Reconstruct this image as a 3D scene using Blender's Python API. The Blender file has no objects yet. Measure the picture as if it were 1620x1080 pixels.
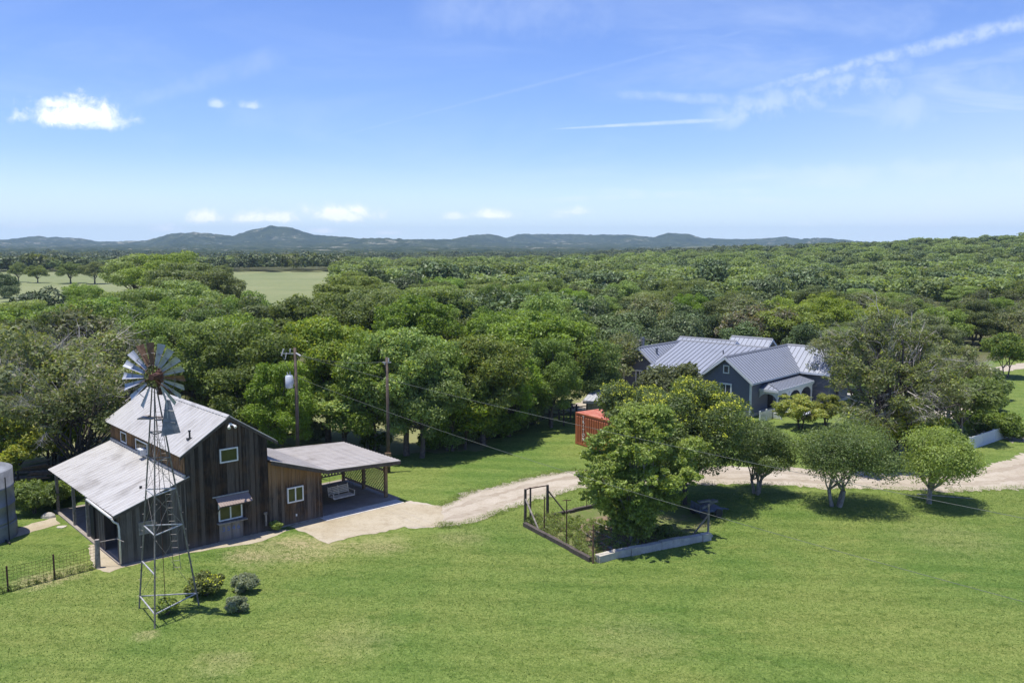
import bpy, math, random
import numpy as np
from mathutils import Vector, Matrix
R = math.radians
scene = bpy.context.scene
COL = scene.collection

# ------------------------------------------------------------------ camera
CH = 16.0; FX = 1380.0
PITCH = math.atan(157 / FX)
cam_d = bpy.data.cameras.new('camera'); cam = bpy.data.objects.new('camera', cam_d); COL.objects.link(cam)
cam.location = (0, 0, CH); cam.rotation_euler = (math.pi / 2 - PITCH, 0, 0)
cam_d.sensor_width = 36; cam_d.lens = FX / 1620 * 36
cam_d.clip_start = 0.5; cam_d.clip_end = 30000
scene.camera = cam

def ray(x, y):
    a = (x - 810) / FX; b = -(y - 540) / FX
    return (a, math.cos(PITCH) + b * math.sin(PITCH), -math.sin(PITCH) + b * math.cos(PITCH))
def G(x, y, z=0.0):                 # ground point seen at a photo position
    r = ray(x, y); t = (z - CH) / r[2]
    return Vector((r[0] * t, r[1] * t, z))
def D(x, y, d):                     # point at forward distance d along the sight line
    r = ray(x, y); t = d / r[1]
    return Vector((r[0] * t, d, CH + r[2] * t))

# ------------------------------------------------------------------ world
SUN_EL = R(80); SUN_DIR = Vector((-0.97, -0.25, 0)).normalized()   # horizontal direction towards the sun
world = bpy.data.worlds.new('World'); scene.world = world; world.use_nodes = True
wt = world.node_tree; wt.nodes.clear()
def N(tree, typ, **kw):
    n = tree.nodes.new(typ)
    for k, v in kw.items():
        if k.startswith('i_'): n.inputs[k[2:]].default_value = v
        else: setattr(n, k, v)
    return n
class NT:
    """small expression helper for a node tree"""
    def __init__(s, tree): s.t = tree
    def link(s, a, b): s.t.links.new(a, b)
    def _in(s, sock, v):
        if isinstance(v, (int, float)): sock.default_value = v
        elif isinstance(v, (tuple, list)): sock.default_value = v if len(v) != 3 or sock.type != 'RGBA' else (*v, 1)
        else: s.t.links.new(v, sock)
    def math(s, op, a, b=0.0, c=0.0, clamp=False):
        n = s.t.nodes.new('ShaderNodeMath'); n.operation = op; n.use_clamp = clamp
        s._in(n.inputs[0], a); s._in(n.inputs[1], b); s._in(n.inputs[2], c); return n.outputs[0]
    def mix(s, f, a, b, mode='MIX'):
        n = s.t.nodes.new('ShaderNodeMix'); n.data_type = 'RGBA'; n.blend_type = mode
        s._in(n.inputs[0], f); s._in(n.inputs[6], a); s._in(n.inputs[7], b); return n.outputs[2]
    def noise(s, vec, scale, detail=4, rough=0.55, dist=0.0, w=None):
        n = s.t.nodes.new('ShaderNodeTexNoise'); s._in(n.inputs['Vector'], vec)
        n.inputs['Scale'].default_value = scale; n.inputs['Detail'].default_value = detail
        n.inputs['Roughness'].default_value = rough; n.inputs['Distortion'].default_value = dist
        return n.outputs['Fac']
    def ramp(s, f, a, b, lo=0.0, hi=1.0):
        n = s.t.nodes.new('ShaderNodeMapRange'); n.interpolation_type = 'SMOOTHSTEP'
        s._in(n.inputs[0], f); s._in(n.inputs[1], a); s._in(n.inputs[2], b); s._in(n.inputs[3], lo); s._in(n.inputs[4], hi)
        return n.outputs[0]
    def mapping(s, vec, scale=(1, 1, 1), rot=(0, 0, 0), loc=(0, 0, 0)):
        n = s.t.nodes.new('ShaderNodeMapping'); s._in(n.inputs[0], vec)
        n.inputs['Scale'].default_value = scale; n.inputs['Rotation'].default_value = rot; n.inputs['Location'].default_value = loc
        return n.outputs[0]

w = NT(wt)
sky = N(wt, 'ShaderNodeTexSky', sky_type='NISHITA', sun_disc=False)
sky.sun_elevation = SUN_EL; sky.sun_rotation = math.atan2(SUN_DIR.x, SUN_DIR.y)
sky.altitude = 0; sky.air_density = 1.0; sky.dust_density = 0.4; sky.ozone_density = 2.5
tc = N(wt, 'ShaderNodeTexCoord'); dirv = tc.outputs['Generated']
sep = N(wt, 'ShaderNodeSeparateXYZ'); wt.links.new(dirv, sep.inputs[0])
dy = w.math('MAXIMUM', sep.outputs[1], 0.02)
SX = w.math('DIVIDE', sep.outputs[0], dy); SZ = w.math('DIVIDE', sep.outputs[2], dy)
comb = N(wt, 'ShaderNodeCombineXYZ'); wt.links.new(SX, comb.inputs[0]); wt.links.new(SZ, comb.inputs[1]); P2 = comb.outputs[0]
front = w.ramp(sep.outputs[1], 0.05, 0.3)
def sk(px, py): r = ray(px, py); return r[0] / r[1], r[2] / r[1]
n_f = w.noise(P2, 38, 7, 0.66, 0.3)
n_g = w.noise(P2, 95, 6, 0.65)
cum = None
for cx, cy, a, b, st in [(118, 184, 80, 30, 0.95), (165, 196, 52, 17, 0.6), (90, 166, 40, 14, 0.75), (325, 346, 42, 14, .8), (422, 346, 62, 14, .85), (440, 342, 34, 10, .7), (538, 341, 62, 19, .95), (560, 333, 32, 12, .8), (508, 366, 30, 7, .6),
                         (780, 341, 40, 11, .75), (722, 343, 24, 9, .55), (908, 335, 34, 9, .5), (262, 362, 34, 11, .55), (615, 369, 30, 6, .5), (398, 168, 20, 10, .35),
                         (345, 165, 16, 11, .35), (1270, 354, 26, 9, .25), (40, 358, 46, 10, .3), (885, 342, 20, 6, .3)]:
    x0, z0 = sk(cx, cy); x1, _ = sk(cx + a, cy); _, z1 = sk(cx, cy - b)
    ex = w.math('DIVIDE', w.math('SUBTRACT', SX, x0), x1 - x0)
    ez = w.math('DIVIDE', w.math('SUBTRACT', SZ, z0), z1 - z0)
    ez = w.math('MULTIPLY', ez, w.ramp(ez, -0.4, 0.0, 1.7, 1.0))          # flatter base
    d = w.math('SQRT', w.math('ADD', w.math('MULTIPLY', ex, ex), w.math('MULTIPLY', ez, ez)))
    d = w.math('ADD', d, w.math('MULTIPLY', w.math('SUBTRACT', n_f, 0.5), 2.6))
    m = w.math('MULTIPLY', w.ramp(d, 1.38, 0.05), st)
    cum = m if cum is None else w.math('MAXIMUM', cum, m)
cum = w.math('MULTIPLY', w.math('MULTIPLY', cum, 1.35, clamp=True), w.ramp(n_g, 0.2, 0.5, 0.7, 1.0))
# cirrus veils and contrails
def streak(pa, pb, wa, wb, st, tear=0.5, nsc=30):
    xa, za = sk(*pa); xb, zb = sk(*pb); L = math.hypot(xb - xa, zb - za); ux, uz = (xb - xa) / L, (zb - za) / L
    rx = w.math('SUBTRACT', SX, xa); rz = w.math('SUBTRACT', SZ, za)
    t = w.math('DIVIDE', w.math('ADD', w.math('MULTIPLY', rx, ux), w.math('MULTIPLY', rz, uz)), L)
    s = w.math('SUBTRACT', w.math('MULTIPLY', rz, ux), w.math('MULTIPLY', rx, uz))
    s = w.math('ADD', s, w.math('MULTIPLY', w.math('SUBTRACT', n_f, 0.5), wa / FX * 1.2))
    wd = w.math('MULTIPLY_ADD', t, (wb - wa) / FX, wa / FX)
    q = w.math('DIVIDE', w.math('ABSOLUTE', s), wd)
    m = w.ramp(q, 1.0, 0.1)
    m = w.math('MULTIPLY', m, w.math('MULTIPLY', w.ramp(t, -0.02, 0.22), w.ramp(t, 1.05, 0.8)))
    m = w.math('MULTIPLY', m, w.ramp(w.noise(P2, nsc, 5, 0.6), 0.3, 0.65, 1 - tear, 1.0))
    return w.math('MULTIPLY', m, st)
strk = [streak((1130, 158), (1760, 2), 9, 24, 0.45, 0.75, 60), streak((860, 205), (1190, 187), 1.6, 7, 0.5, 0.5), streak((1090, 196), (1460, 110), 34, 40, 0.4, 0.9, 40),
        streak((420, 246), (1420, -14), 2.4, 6, 0.11, 0.6), streak((960, 148), (1180, 160), 10, 14, 0.32, 0.8), streak((790, 320), (1240, 300), 6, 12, 0.34, 0.8),
        streak((900, 300), (1300, 322), 10, 10, 0.3, 0.8), streak((1150, 290), (1760, 258), 30, 60, 0.42, 0.8, 9), streak((1230, 352), (1760, 335), 20, 34, 0.34, 0.8, 10), streak((1330, 190), (1800, 120), 50, 90, 0.36, 0.9, 8),
        streak((180, 170), (470, 80), 16, 30, 0.14, 0.7), streak((640, 20), (1000, 10), 60, 60, 0.2, 0.9, 10)]
cir = strk[0]
for s_ in strk[1:]: cir = w.math('MAXIMUM', cir, s_)
veil_n = w.noise(w.mapping(P2, (1.5, 6.0, 1), (0, 0, R(-14))), 2.2, 7, 0.6, 0.5)
veil = w.math('MULTIPLY', w.ramp(veil_n, 0.42, 0.8), w.math('MULTIPLY', w.ramp(SX, -0.1, 0.55, 0.22, 0.8), w.ramp(SZ, 0.34, 0.12, 0.25, 1.0)))
cir = w.math('MAXIMUM', cir, w.math('MULTIPLY', veil, 0.8))
cir = w.math('MAXIMUM', cir, w.math('MULTIPLY', w.ramp(SX, 0.1, 0.75), w.ramp(SZ, 0.27, 0.04, 0, 0.42)))
allc = w.math('MULTIPLY', w.math('MAXIMUM', cum, cir), front)
# clear-sky colour: the physical sky, graded a little bluer
hs = N(wt, 'ShaderNodeHueSaturation'); hs.inputs['Hue'].default_value = 0.515; hs.inputs['Saturation'].default_value = 1.12; hs.inputs['Value'].default_value = 1.0
wt.links.new(sky.outputs[0], hs.inputs['Color'])
skyc = w.mix(1.0, hs.outputs[0], (0.86, 0.99, 1.24), 'MULTIPLY')
skyc = w.mix(w.ramp(sep.outputs[2], 0.105, -0.02, 0.0, 1.0), skyc, (6.5, 7.8, 8.8))
cloudc = w.mix(1.0, w.mix(w.math('MULTIPLY', cum, 0.6), (6.4, 7.2, 8.4), (10.6, 10.5, 10.5)), (1, 1, 1), 'MULTIPLY')
fin = w.mix(allc, skyc, cloudc)
bg = N(wt, 'ShaderNodeBackground'); bg.inputs['Strength'].default_value = 0.10
out = N(wt, 'ShaderNodeOutputWorld'); wt.links.new(fin, bg.inputs[0]); wt.links.new(bg.outputs[0], out.inputs[0])

sd = bpy.data.lights.new('sun', 'SUN'); sd.energy = 4.0; sd.angle = R(0.53); sd.color = (1, 0.955, 0.89)
sun = bpy.data.objects.new('sun', sd); COL.objects.link(sun)
sv = Vector((SUN_DIR.x * math.cos(SUN_EL), SUN_DIR.y * math.cos(SUN_EL), math.sin(SUN_EL)))
sun.rotation_euler = sv.to_track_quat('Z', 'Y').to_euler(); sun.location = (0, 0, 60)
scene.view_settings.view_transform = 'Standard'; scene.view_settings.look = 'None'
scene.view_settings.exposure = 0.55; scene.view_settings.gamma = 1
scene.render.engine = 'CYCLES'
scene.cycles.max_bounces = 6; scene.cycles.transparent_max_bounces = 4; scene.cycles.volume_bounces = 0

# ------------------------------------------------------------------ materials
def newmat(name):
    m = bpy.data.materials.new(name); m.use_nodes = True; t = m.node_tree; t.nodes.clear()
    return m, t, NT(t)
def finish(t, bsdf, bump=None, bstr=0.3, bdist=0.02):
    o = t.nodes.new('ShaderNodeOutputMaterial'); t.links.new(bsdf.outputs[0], o.inputs[0])
    if bump is not None:
        b = t.nodes.new('ShaderNodeBump'); b.inputs['Strength'].default_value = bstr; b.inputs['Distance'].default_value = bdist
        t.links.new(bump, b.inputs['Height']); t.links.new(b.outputs[0], bsdf.inputs['Normal'])
def objco(t): return N(t, 'ShaderNodeTexCoord').outputs['Object']
def geopos(t): return N(t, 'ShaderNodeNewGeometry').outputs['Position']

def simple(name, col, rough=0.6, metal=0.0, var=0.25, scale=6, bump=0.0, island=False):
    m, t, k = newmat(name); p = N(t, 'ShaderNodeBsdfPrincipled'); p.inputs['Roughness'].default_value = rough; p.inputs['Metallic'].default_value = metal
    v = objco(t); n = k.noise(v, scale, 6, 0.65)
    c = k.mix(k.ramp(n, 0.25, 0.75), tuple(x * (1 - var) for x in col), tuple(min(1, x * (1 + var)) for x in col))
    if island:
        ri = N(t, 'ShaderNodeNewGeometry').outputs['Random Per Island']
        c = k.mix(k.math('MULTIPLY', ri, 0.5), c, tuple(x * 0.45 for x in col))
    k.link(c, p.inputs['Base Color']); finish(t, p, n if bump else None, bump); return m

FB = 1.68
def foliage(name, ca, cb, cc=None, trans=0.40, dry=0.0, gloss=0.35, vary=True):
    """ca..cb: leaf colours; cc: odd leaves; one tree differs from the next by its object random"""
    m, t, k = newmat(name)
    geo = N(t, 'ShaderNodeNewGeometry'); ri = geo.outputs['Random Per Island']
    oi = N(t, 'ShaderNodeObjectInfo').outputs['Random']
    if not vary: oi = N(t, 'ShaderNodeValue').outputs[0]; oi.default_value = 0.47
    nz = k.noise(geo.outputs['Position'], 0.55, 3, 0.6)
    f = k.math('MULTIPLY_ADD', ri, 0.55, k.math('MULTIPLY', k.ramp(nz, 0.3, 0.7), 0.45))
    ca = tuple(x * FB for x in ca); cb = tuple(x * FB for x in cb)
    c = k.mix(f, ca, cb)
    if cc is not None: c = k.mix(k.ramp(k.math('FRACT', k.math('MULTIPLY', ri, 37.7)), 1 - dry, 1 - dry + 0.02), c, cc)
    h = N(t, 'ShaderNodeHueSaturation'); k.link(c, h.inputs['Color'])
    k.link(k.math('MULTIPLY_ADD', oi, 0.020, 0.476), h.inputs['Hue'])
    k.link(k.math('MULTIPLY', k.math('MULTIPLY_ADD', k.math('FRACT', k.math('MULTIPLY', oi, 7.3)), 0.62, 0.68), k.math('MULTIPLY_ADD', k.math('FRACT', k.math('MULTIPLY', ri, 91.3)), 0.75, 0.62)), h.inputs['Value'])
    k.link(k.math('MULTIPLY_ADD', k.math('FRACT', k.math('MULTIPLY', oi, 13.1)), 0.25, 0.85), h.inputs['Saturation'])
    p = N(t, 'ShaderNodeBsdfPrincipled'); p.inputs['Roughness'].default_value = 0.5; p.inputs['Specular IOR Level'].default_value = gloss
    tr = N(t, 'ShaderNodeBsdfTranslucent'); mx = N(t, 'ShaderNodeMixShader'); mx.inputs[0].default_value = trans
    k.link(h.outputs[0], p.inputs['Base Color'])
    k.link(k.mix(1.0, h.outputs[0], (1.55, 1.5, 0.65), 'MULTIPLY'), tr.inputs[0])
    k.link(p.outputs[0], mx.inputs[1]); k.link(tr.outputs[0], mx.inputs[2])
    o = t.nodes.new('ShaderNodeOutputMaterial'); k.link(mx.outputs[0], o.inputs[0]); return m

F = dict(
    pecan=foliage('leaf_pecan', (0.070, 0.118, 0.022), (0.150, 0.215, 0.045)),
    elm=foliage('leaf_elm', (0.062, 0.112, 0.020), (0.135, 0.205, 0.038)),
    oak=foliage('leaf_oak', (0.060, 0.088, 0.026), (0.120, 0.155, 0.046)),
    cypress=foliage('leaf_cypress', (0.078, 0.118, 0.030), (0.150, 0.200, 0.058)),
    juniper=foliage('leaf_juniper', (0.042, 0.068, 0.022), (0.082, 0.118, 0.038), trans=0.15),
    yellow=foliage('leaf_yellowgreen', (0.120, 0.165, 0.022), (0.240, 0.270, 0.035)),
    grey=foliage('leaf_greygreen', (0.066, 0.088, 0.032), (0.132, 0.158, 0.060), (0.24, 0.22, 0.13), dry=0.10),
    brown=foliage('leaf_brownish', (0.10, 0.088, 0.05), (0.17, 0.145, 0.085), (0.08, 0.10, 0.035), dry=0.45),
    garden=foliage('leaf_garden', (0.082, 0.145, 0.018), (0.205, 0.275, 0.042), vary=False),
    rain=foliage('leaf_fine_dark', (0.040, 0.074, 0.018), (0.098, 0.142, 0.034), vary=False),
    clipped=foliage('leaf_clipped', (0.050, 0.090, 0.020), (0.120, 0.175, 0.040), vary=False),
    clipbright=foliage('leaf_clipped_bright', (0.090, 0.150, 0.020), (0.190, 0.265, 0.040), vary=False),
    sage=foliage('leaf_sage', (0.10, 0.13, 0.07), (0.20, 0.235, 0.13), vary=False),
    lime=foliage('leaf_lime', (0.080, 0.122, 0.020), (0.160, 0.205, 0.034)),
    far=foliage('leaf_far', (0.045, 0.075, 0.026), (0.092, 0.125, 0.042), trans=0.15),
)
def flowermat():
    m, t, k = newmat('flower_yellow'); p = N(t, 'ShaderNodeBsdfPrincipled'); p.inputs['Roughness'].default_value = 0.7
    ri = N(t, 'ShaderNodeNewGeometry').outputs['Random Per Island']
    k.link(k.mix(ri, (0.30, 0.36, 0.02), (0.55, 0.54, 0.03)), p.inputs['Base Color']); finish(t, p); return m
M_flower = flowermat()
M_bark = simple('bark', (0.13, 0.105, 0.085), 0.95, var=0.4, scale=5, bump=0.4)
M_barkgrey = simple('bark_pale', (0.27, 0.245, 0.215), 0.95, var=0.35, scale=5, bump=0.4)
M_barkdark = simple('bark_dark', (0.07, 0.058, 0.048), 0.95, var=0.4, scale=5)
M_pole = simple('pole_wood', (0.105, 0.078, 0.058), 0.95, var=0.4, scale=4)
M_dead = simple('dead_wood', (0.40, 0.37, 0.335), 0.95, var=0.3, scale=4)

def grassmat():
    m, t, k = newmat('lawn_grass'); p = N(t, 'ShaderNodeBsdfPrincipled'); p.inputs['Roughness'].default_value = 0.85; p.inputs['Specular IOR Level'].default_value = 0.15
    v = geopos(t)
    big = k.noise(v, 0.09, 5, 0.6, 0.6); mid = k.noise(k.mapping(v, (0.5, 1.3, 1), (0, 0, R(-14))), 0.5, 6, 0.7, 0.4); fine = k.noise(v, 2.6, 6, 0.8, 0.3); vf = k.noise(k.mapping(v, (1, .8, 1), (0, 0, .4)), 9, 4, 0.75)
    c = k.mix(k.ramp(big, 0.34, 0.66), (0.090, 0.158, 0.030), (0.150, 0.196, 0.048))
    c = k.mix(k.ramp(mid, 0.5, 0.78, 0, 0.65), c, (0.225, 0.250, 0.075))
    c = k.mix(k.ramp(mid, 0.48, 0.24, 0, 0.5), c, (0.070, 0.140, 0.020))
    dry = k.math('MULTIPLY', k.ramp(k.noise(k.mapping(v, (1, 1, 1), (0, 0, 0), (13, 5, 0)), 0.16, 6, 0.7), 0.60, 0.76), 0.35)
    c = k.mix(dry, c, (0.29, 0.27, 0.115))
    # worn, dry ground close to the barn
    sx = N(t, 'ShaderNodeSeparateXYZ'); k.link(v, sx.inputs[0])
    def spot(px, py, r, st, col):
        nonlocal c
        dx = k.math('SUBTRACT', sx.outputs[0], px); dy_ = k.math('SUBTRACT', sx.outputs[1], py)
        d = k.math('SQRT', k.math('ADD', k.math('MULTIPLY', dx, dx), k.math('MULTIPLY', dy_, dy_)))
        d = k.math('ADD', d, k.math('MULTIPLY', k.math('SUBTRACT', fine, 0.5), r * 1.6))
        c = k.mix(k.math('MULTIPLY', k.ramp(d, r, r * 0.25), st), c, col)
    for q, r, st in [((430, 872), 3.0, .55), ((390, 880), 1.6, .5), ((500, 868), 2.4, .6), ((600, 862), 2.2, .5), ((60, 920), 1.5, .8), ((110, 905), 1.4, .6), ((350, 1050), 1.6, .3), ((230, 1005), 0.7, .6), ((470, 855), 1.5, .6), ((1010, 1010), 3, .18), ((560, 1010), 2.5, .2), ((1500, 850), 4, .2), ((730, 850), 2, .3)]:
        g = G(*q); spot(g.x, g.y, r, st * .75, (0.36, 0.31, 0.18))
    # mowing tracks
    wv = N(t, 'ShaderNodeTexWave'); wv.wave_type = 'BANDS'; wv.bands_direction = 'Y'; wv.inputs['Scale'].default_value = 0.16; wv.inputs['Distortion'].default_value = 6; wv.inputs['Detail'].default_value = 3; wv.inputs['Detail Scale'].default_value = 0.5
    k.link(k.mapping(v, (0.35, 1, 1), (0, 0, R(20))), wv.inputs['Vector'])
    c = k.mix(k.math('MULTIPLY', wv.outputs['Fac'], 0.26), c, (0.20, 0.27, 0.07))
    c = k.mix(1.0, c, (0.98, 0.95, 0.86), 'MULTIPLY')
    st = k.noise(k.mapping(v, (.55, 2.2, 1), (0, 0, R(-28))), 1.1, 6, 0.75, 0.5)
    c = k.mix(k.ramp(st, 0.5, 0.72, 0, 0.6), c, k.mix(1.0, c, (0.50, 0.62, 0.40), 'MULTIPLY'))
    c = k.mix(k.ramp(fine, 0.45, 0.66, 0, 0.85), c, k.mix(1.0, c, (0.50, 0.60, 0.38), 'MULTIPLY'))
    c = k.mix(k.ramp(vf, 0.45, 0.62, 0, 0.85), c, k.mix(1.0, c, (1.65, 1.48, 1.7), 'MULTIPLY'))
    k.link(c, p.inputs['Base Color'])
    hgt = k.math('ADD', k.math('MULTIPLY', fine, 0.7), k.math('MULTIPLY', vf, 0.5)); finish(t, p, hgt, 0.9, 0.10); return m
M_lawn = grassmat()
def groundmat(name, cols, scales=(0.05, 0.6, 5), bump=0.5):
    m, t, k = newmat(name); p = N(t, 'ShaderNodeBsdfPrincipled'); p.inputs['Roughness'].default_value = 0.95; p.inputs['Specular IOR Level'].default_value = 0.1
    v = geopos(t); a = k.noise(v, scales[0], 5, 0.6, 0.5); b = k.noise(v, scales[1], 6, 0.7); f = k.noise(v, scales[2], 6, 0.75)
    c = k.mix(k.ramp(a, 0.35, 0.65), cols[0], cols[1]); c = k.mix(k.ramp(b, 0.45, 0.75, 0, 0.8), c, cols[2])
    c = k.mix(k.ramp(f, 0.3, 0.75, 0, 0.5), c, k.mix(1.0, c, (0.6, 0.6, 0.58), 'MULTIPLY'))
    k.link(c, p.inputs['Base Color']); finish(t, p, f, bump, 0.06); return m
M_ground = groundmat('ground_soil', ((0.085, 0.105, 0.040), (0.13, 0.13, 0.06), (0.17, 0.15, 0.09)))
M_meadow = groundmat('meadow_grass', ((0.19, 0.21, 0.085), (0.25, 0.25, 0.11), (0.30, 0.28, 0.15)), (0.03, 0.3, 3))
M_field = groundmat('far_field', ((0.20, 0.23, 0.10), (0.26, 0.27, 0.13), (0.15, 0.19, 0.075)), (0.004, 0.03, 0.4))
M_road = groundmat('caliche_road', ((0.43, 0.37, 0.285), (0.50, 0.44, 0.35), (0.34, 0.28, 0.20)), (0.12, 0.9, 7), 0.4)
M_pad = groundmat('caliche_pad', ((0.41, 0.345, 0.235), (0.47, 0.41, 0.30), (0.33, 0.27, 0.175)), (0.25, 1.3, 9), 0.3)
M_soil = groundmat('bed_soil', ((0.22, 0.16, 0.10), (0.30, 0.23, 0.16), (0.14, 0.13, 0.06)), (0.5, 2.2, 9), 0.7)
M_conc = groundmat('concrete_floor', ((0.30, 0.26, 0.22), (0.36, 0.32, 0.28), (0.24, 0.21, 0.175)), (0.3, 1.1, 6), 0.15)
M_concwhite = groundmat('concrete_pale', ((0.60, 0.57, 0.50), (0.68, 0.65, 0.58), (0.52, 0.48, 0.40)), (0.3, 1.5, 6), 0.15)

def woodmat(name, dark, light, warm, zt=None, warmamt=0.5):
    """weathered vertical boards; tone changes from board to board, streaks run down each board"""
    m, t, k = newmat(name); p = N(t, 'ShaderNodeBsdfPrincipled'); p.inputs['Roughness'].default_value = 0.9; p.inputs['Specular IOR Level'].default_value = 0.2
    v = objco(t); ri = N(t, 'ShaderNodeNewGeometry').outputs['Random Per Island']
    st = k.noise(k.mapping(v, (12, 12, 0.5)), 2.4, 6, 0.75); bl = k.noise(v, 0.9, 5, 0.65)
    c = k.mix(k.ramp(k.math('MULTIPLY_ADD', ri, 0.34, k.math('MULTIPLY', st, 1.0)), 0.45, 0.95), dark, light)
    sx = N(t, 'ShaderNodeSeparateXYZ'); k.link(v, sx.inputs[0])
    wf = k.math('MULTIPLY', k.ramp(bl, 0.42, 0.66), warmamt)
    if zt is not None:
        up = k.ramp(k.math('ADD', sx.outputs[2], k.math('MULTIPLY', k.math('SUBTRACT', st, 0.5), 2.0)), zt - 1.3, zt)
        wf = k.math('MAXIMUM', k.math('MULTIPLY', wf, 0.35), k.math('MULTIPLY', up, warmamt))
    c = k.mix(wf, c, warm)
    low = k.ramp(k.math('ADD', sx.outputs[2], k.math('MULTIPLY', st, 0.8)), 1.2, 0.25, 0, 0.5)
    c = k.mix(low, c, tuple(x * 1.0 for x in (0.20, 0.165, 0.135)))
    k.link(c, p.inputs['Base Color']); finish(t, p, st, 0.5, 0.01); return m
M_barn = woodmat('barn_boards', (0.016, 0.012, 0.010), (0.125, 0.104, 0.086), (0.15, 0.085, 0.042), None, 0.32)
M_barnlow = woodmat('barn_boards_grey', (0.055, 0.046, 0.040), (0.190, 0.165, 0.145), (0.12, 0.08, 0.05), None, 0.25)
M_barnside = woodmat('barn_boards_warm', (0.10, 0.06, 0.035), (0.26, 0.16, 0.085), (0.36, 0.20, 0.08), None, 0.6)
M_barnext = woodmat('barn_boards_extension', (0.022, 0.017, 0.015), (0.155, 0.130, 0.108), (0.33, 0.19, 0.085), 3.1, 0.75)
M_panelwood = woodmat('serving_boards', (0.16, 0.14, 0.125), (0.30, 0.275, 0.25), (0.25, 0.22, 0.19), None, 0.2)
M_timber = simple('timber', (0.24, 0.155, 0.085), 0.85, var=0.35, scale=5)
M_timbergrey = simple('timber_grey', (0.25, 0.22, 0.19), 0.9, var=0.4, scale=6)
M_timberdark = simple('timber_dark', (0.085, 0.068, 0.055), 0.9, var=0.4, scale=6)
M_swing = simple('swing_wood', (0.66, 0.60, 0.52), 0.8, var=0.2, scale=6)
M_lattice = simple('lattice_wood', (0.38, 0.29, 0.20), 0.85, var=0.3, scale=5)

def roofmat(name, col, streakcol, rough=0.5, metal=0.1, along=0, amt=0.5):
    m, t, k = newmat(name); p = N(t, 'ShaderNodeBsdfPrincipled'); p.inputs['Roughness'].default_value = rough; p.inputs['Metallic'].default_value = metal
    v = objco(t); s = (1.0, 7, 1) if along == 0 else (7, 1.0, 1)
    a = k.noise(k.mapping(v, s), 0.8, 6, 0.7); b = k.noise(v, 0.55, 5, 0.6, 0.4)
    c = k.mix(k.ramp(a, 0.42, 0.72, 0, amt), col, streakcol); c = k.mix(k.ramp(b, 0.5, 0.72, 0, amt), c, tuple(x * 0.8 for x in streakcol))
    k.link(c, p.inputs['Base Color']); finish(t, p); return m
M_tin = roofmat('tin_roof', (0.47, 0.455, 0.42), (0.30, 0.275, 0.24), amt=.75)
M_tintan = roofmat('tin_roof_tan', (0.45, 0.415, 0.37), (0.33, 0.29, 0.245), amt=0.75)
M_seam = roofmat('standing_seam', (0.27, 0.29, 0.33), (0.23, 0.25, 0.285), 0.5, 0.1, amt=0.4)
M_seamrib = simple('seam_rib', (0.14, 0.15, 0.17), 0.6, 0.1, var=0.1)
M_awning = roofmat('awning_tin', (0.31, 0.24, 0.20), (0.22, 0.165, 0.135))
M_galv = simple('galvanised', (0.42, 0.41, 0.40), 0.5, 0.2, var=0.3, scale=7)
M_galvdull = simple('galvanised_dull', (0.20, 0.21, 0.225), 0.55, 0.5, var=0.3, scale=5)
M_blade = simple('blade_metal', (0.36, 0.38, 0.42), 0.5, 0.1, var=0.22, scale=4)
M_rust = simple('rust', (0.20, 0.115, 0.07), 0.85, 0.2, var=0.45, scale=7)
M_rustdark = simple('rust_dark', (0.10, 0.045, 0.03), 0.85, 0.2, var=0.5, scale=9)
M_legmet = simple('tower_steel', (0.19, 0.17, 0.15), 0.6, 0.15, var=0.5, scale=5)
M_white = simple('white_paint', (0.74, 0.74, 0.72), 0.55, var=0.08)
M_trim = simple('house_trim', (0.60, 0.62, 0.64), 0.55, var=0.08)
M_pvc = simple('downspout_white', (0.62, 0.60, 0.56), 0.5, var=0.15)
M_dark = simple('dark_interior', (0.02, 0.018, 0.016), 0.9)
M_black = simple('black_metal', (0.03, 0.03, 0.03), 0.6)
M_cable = simple('cable', (0.13, 0.14, 0.12), 0.7)
M_blue = simple('blue_tarp', (0.06, 0.085, 0.15), 0.5, var=0.5, scale=3)
M_bluepaint = simple('blue_paint', (0.10, 0.16, 0.38), 0.8, var=0.4, scale=18)
M_block = groundmat('limestone_block', ((0.46, 0.44, 0.39), (0.55, 0.52, 0.46), (0.34, 0.32, 0.28)), (0.6, 2.5, 9), 0.6)
M_stone = groundmat('flagstone', ((0.50, 0.46, 0.37), (0.56, 0.52, 0.44), (0.40, 0.36, 0.28)), (0.6, 2.5, 9), 0.6)
M_tank = simple('tank_concrete', (0.19, 0.20, 0.21), 0.85, var=0.35, scale=0.9, bump=0.2)
M_transf = simple('transformer_grey', (0.50, 0.53, 0.56), 0.4, var=0.12)
M_porc = simple('porcelain', (0.45, 0.44, 0.42), 0.3)
M_darkroof = simple('grey_roof', (0.40, 0.40, 0.40), 0.6, var=0.2)

def glassmat(name, col=(0.03, 0.035, 0.03)):
    m, t, k = newmat(name); p = N(t, 'ShaderNodeBsdfPrincipled'); p.inputs['Roughness'].default_value = 0.06
    n = k.noise(objco(t), 2.5, 3, 0.5); k.link(k.mix(n, tuple(x * 0.5 for x in col), tuple(x * 1.8 for x in col)), p.inputs['Base Color']); finish(t, p, n, 0.02, 0.05); return m
M_glass = glassmat('window_glass', (0.05, 0.055, 0.02)); M_glass2 = glassmat('house_glass', (0.045, 0.05, 0.055))

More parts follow.
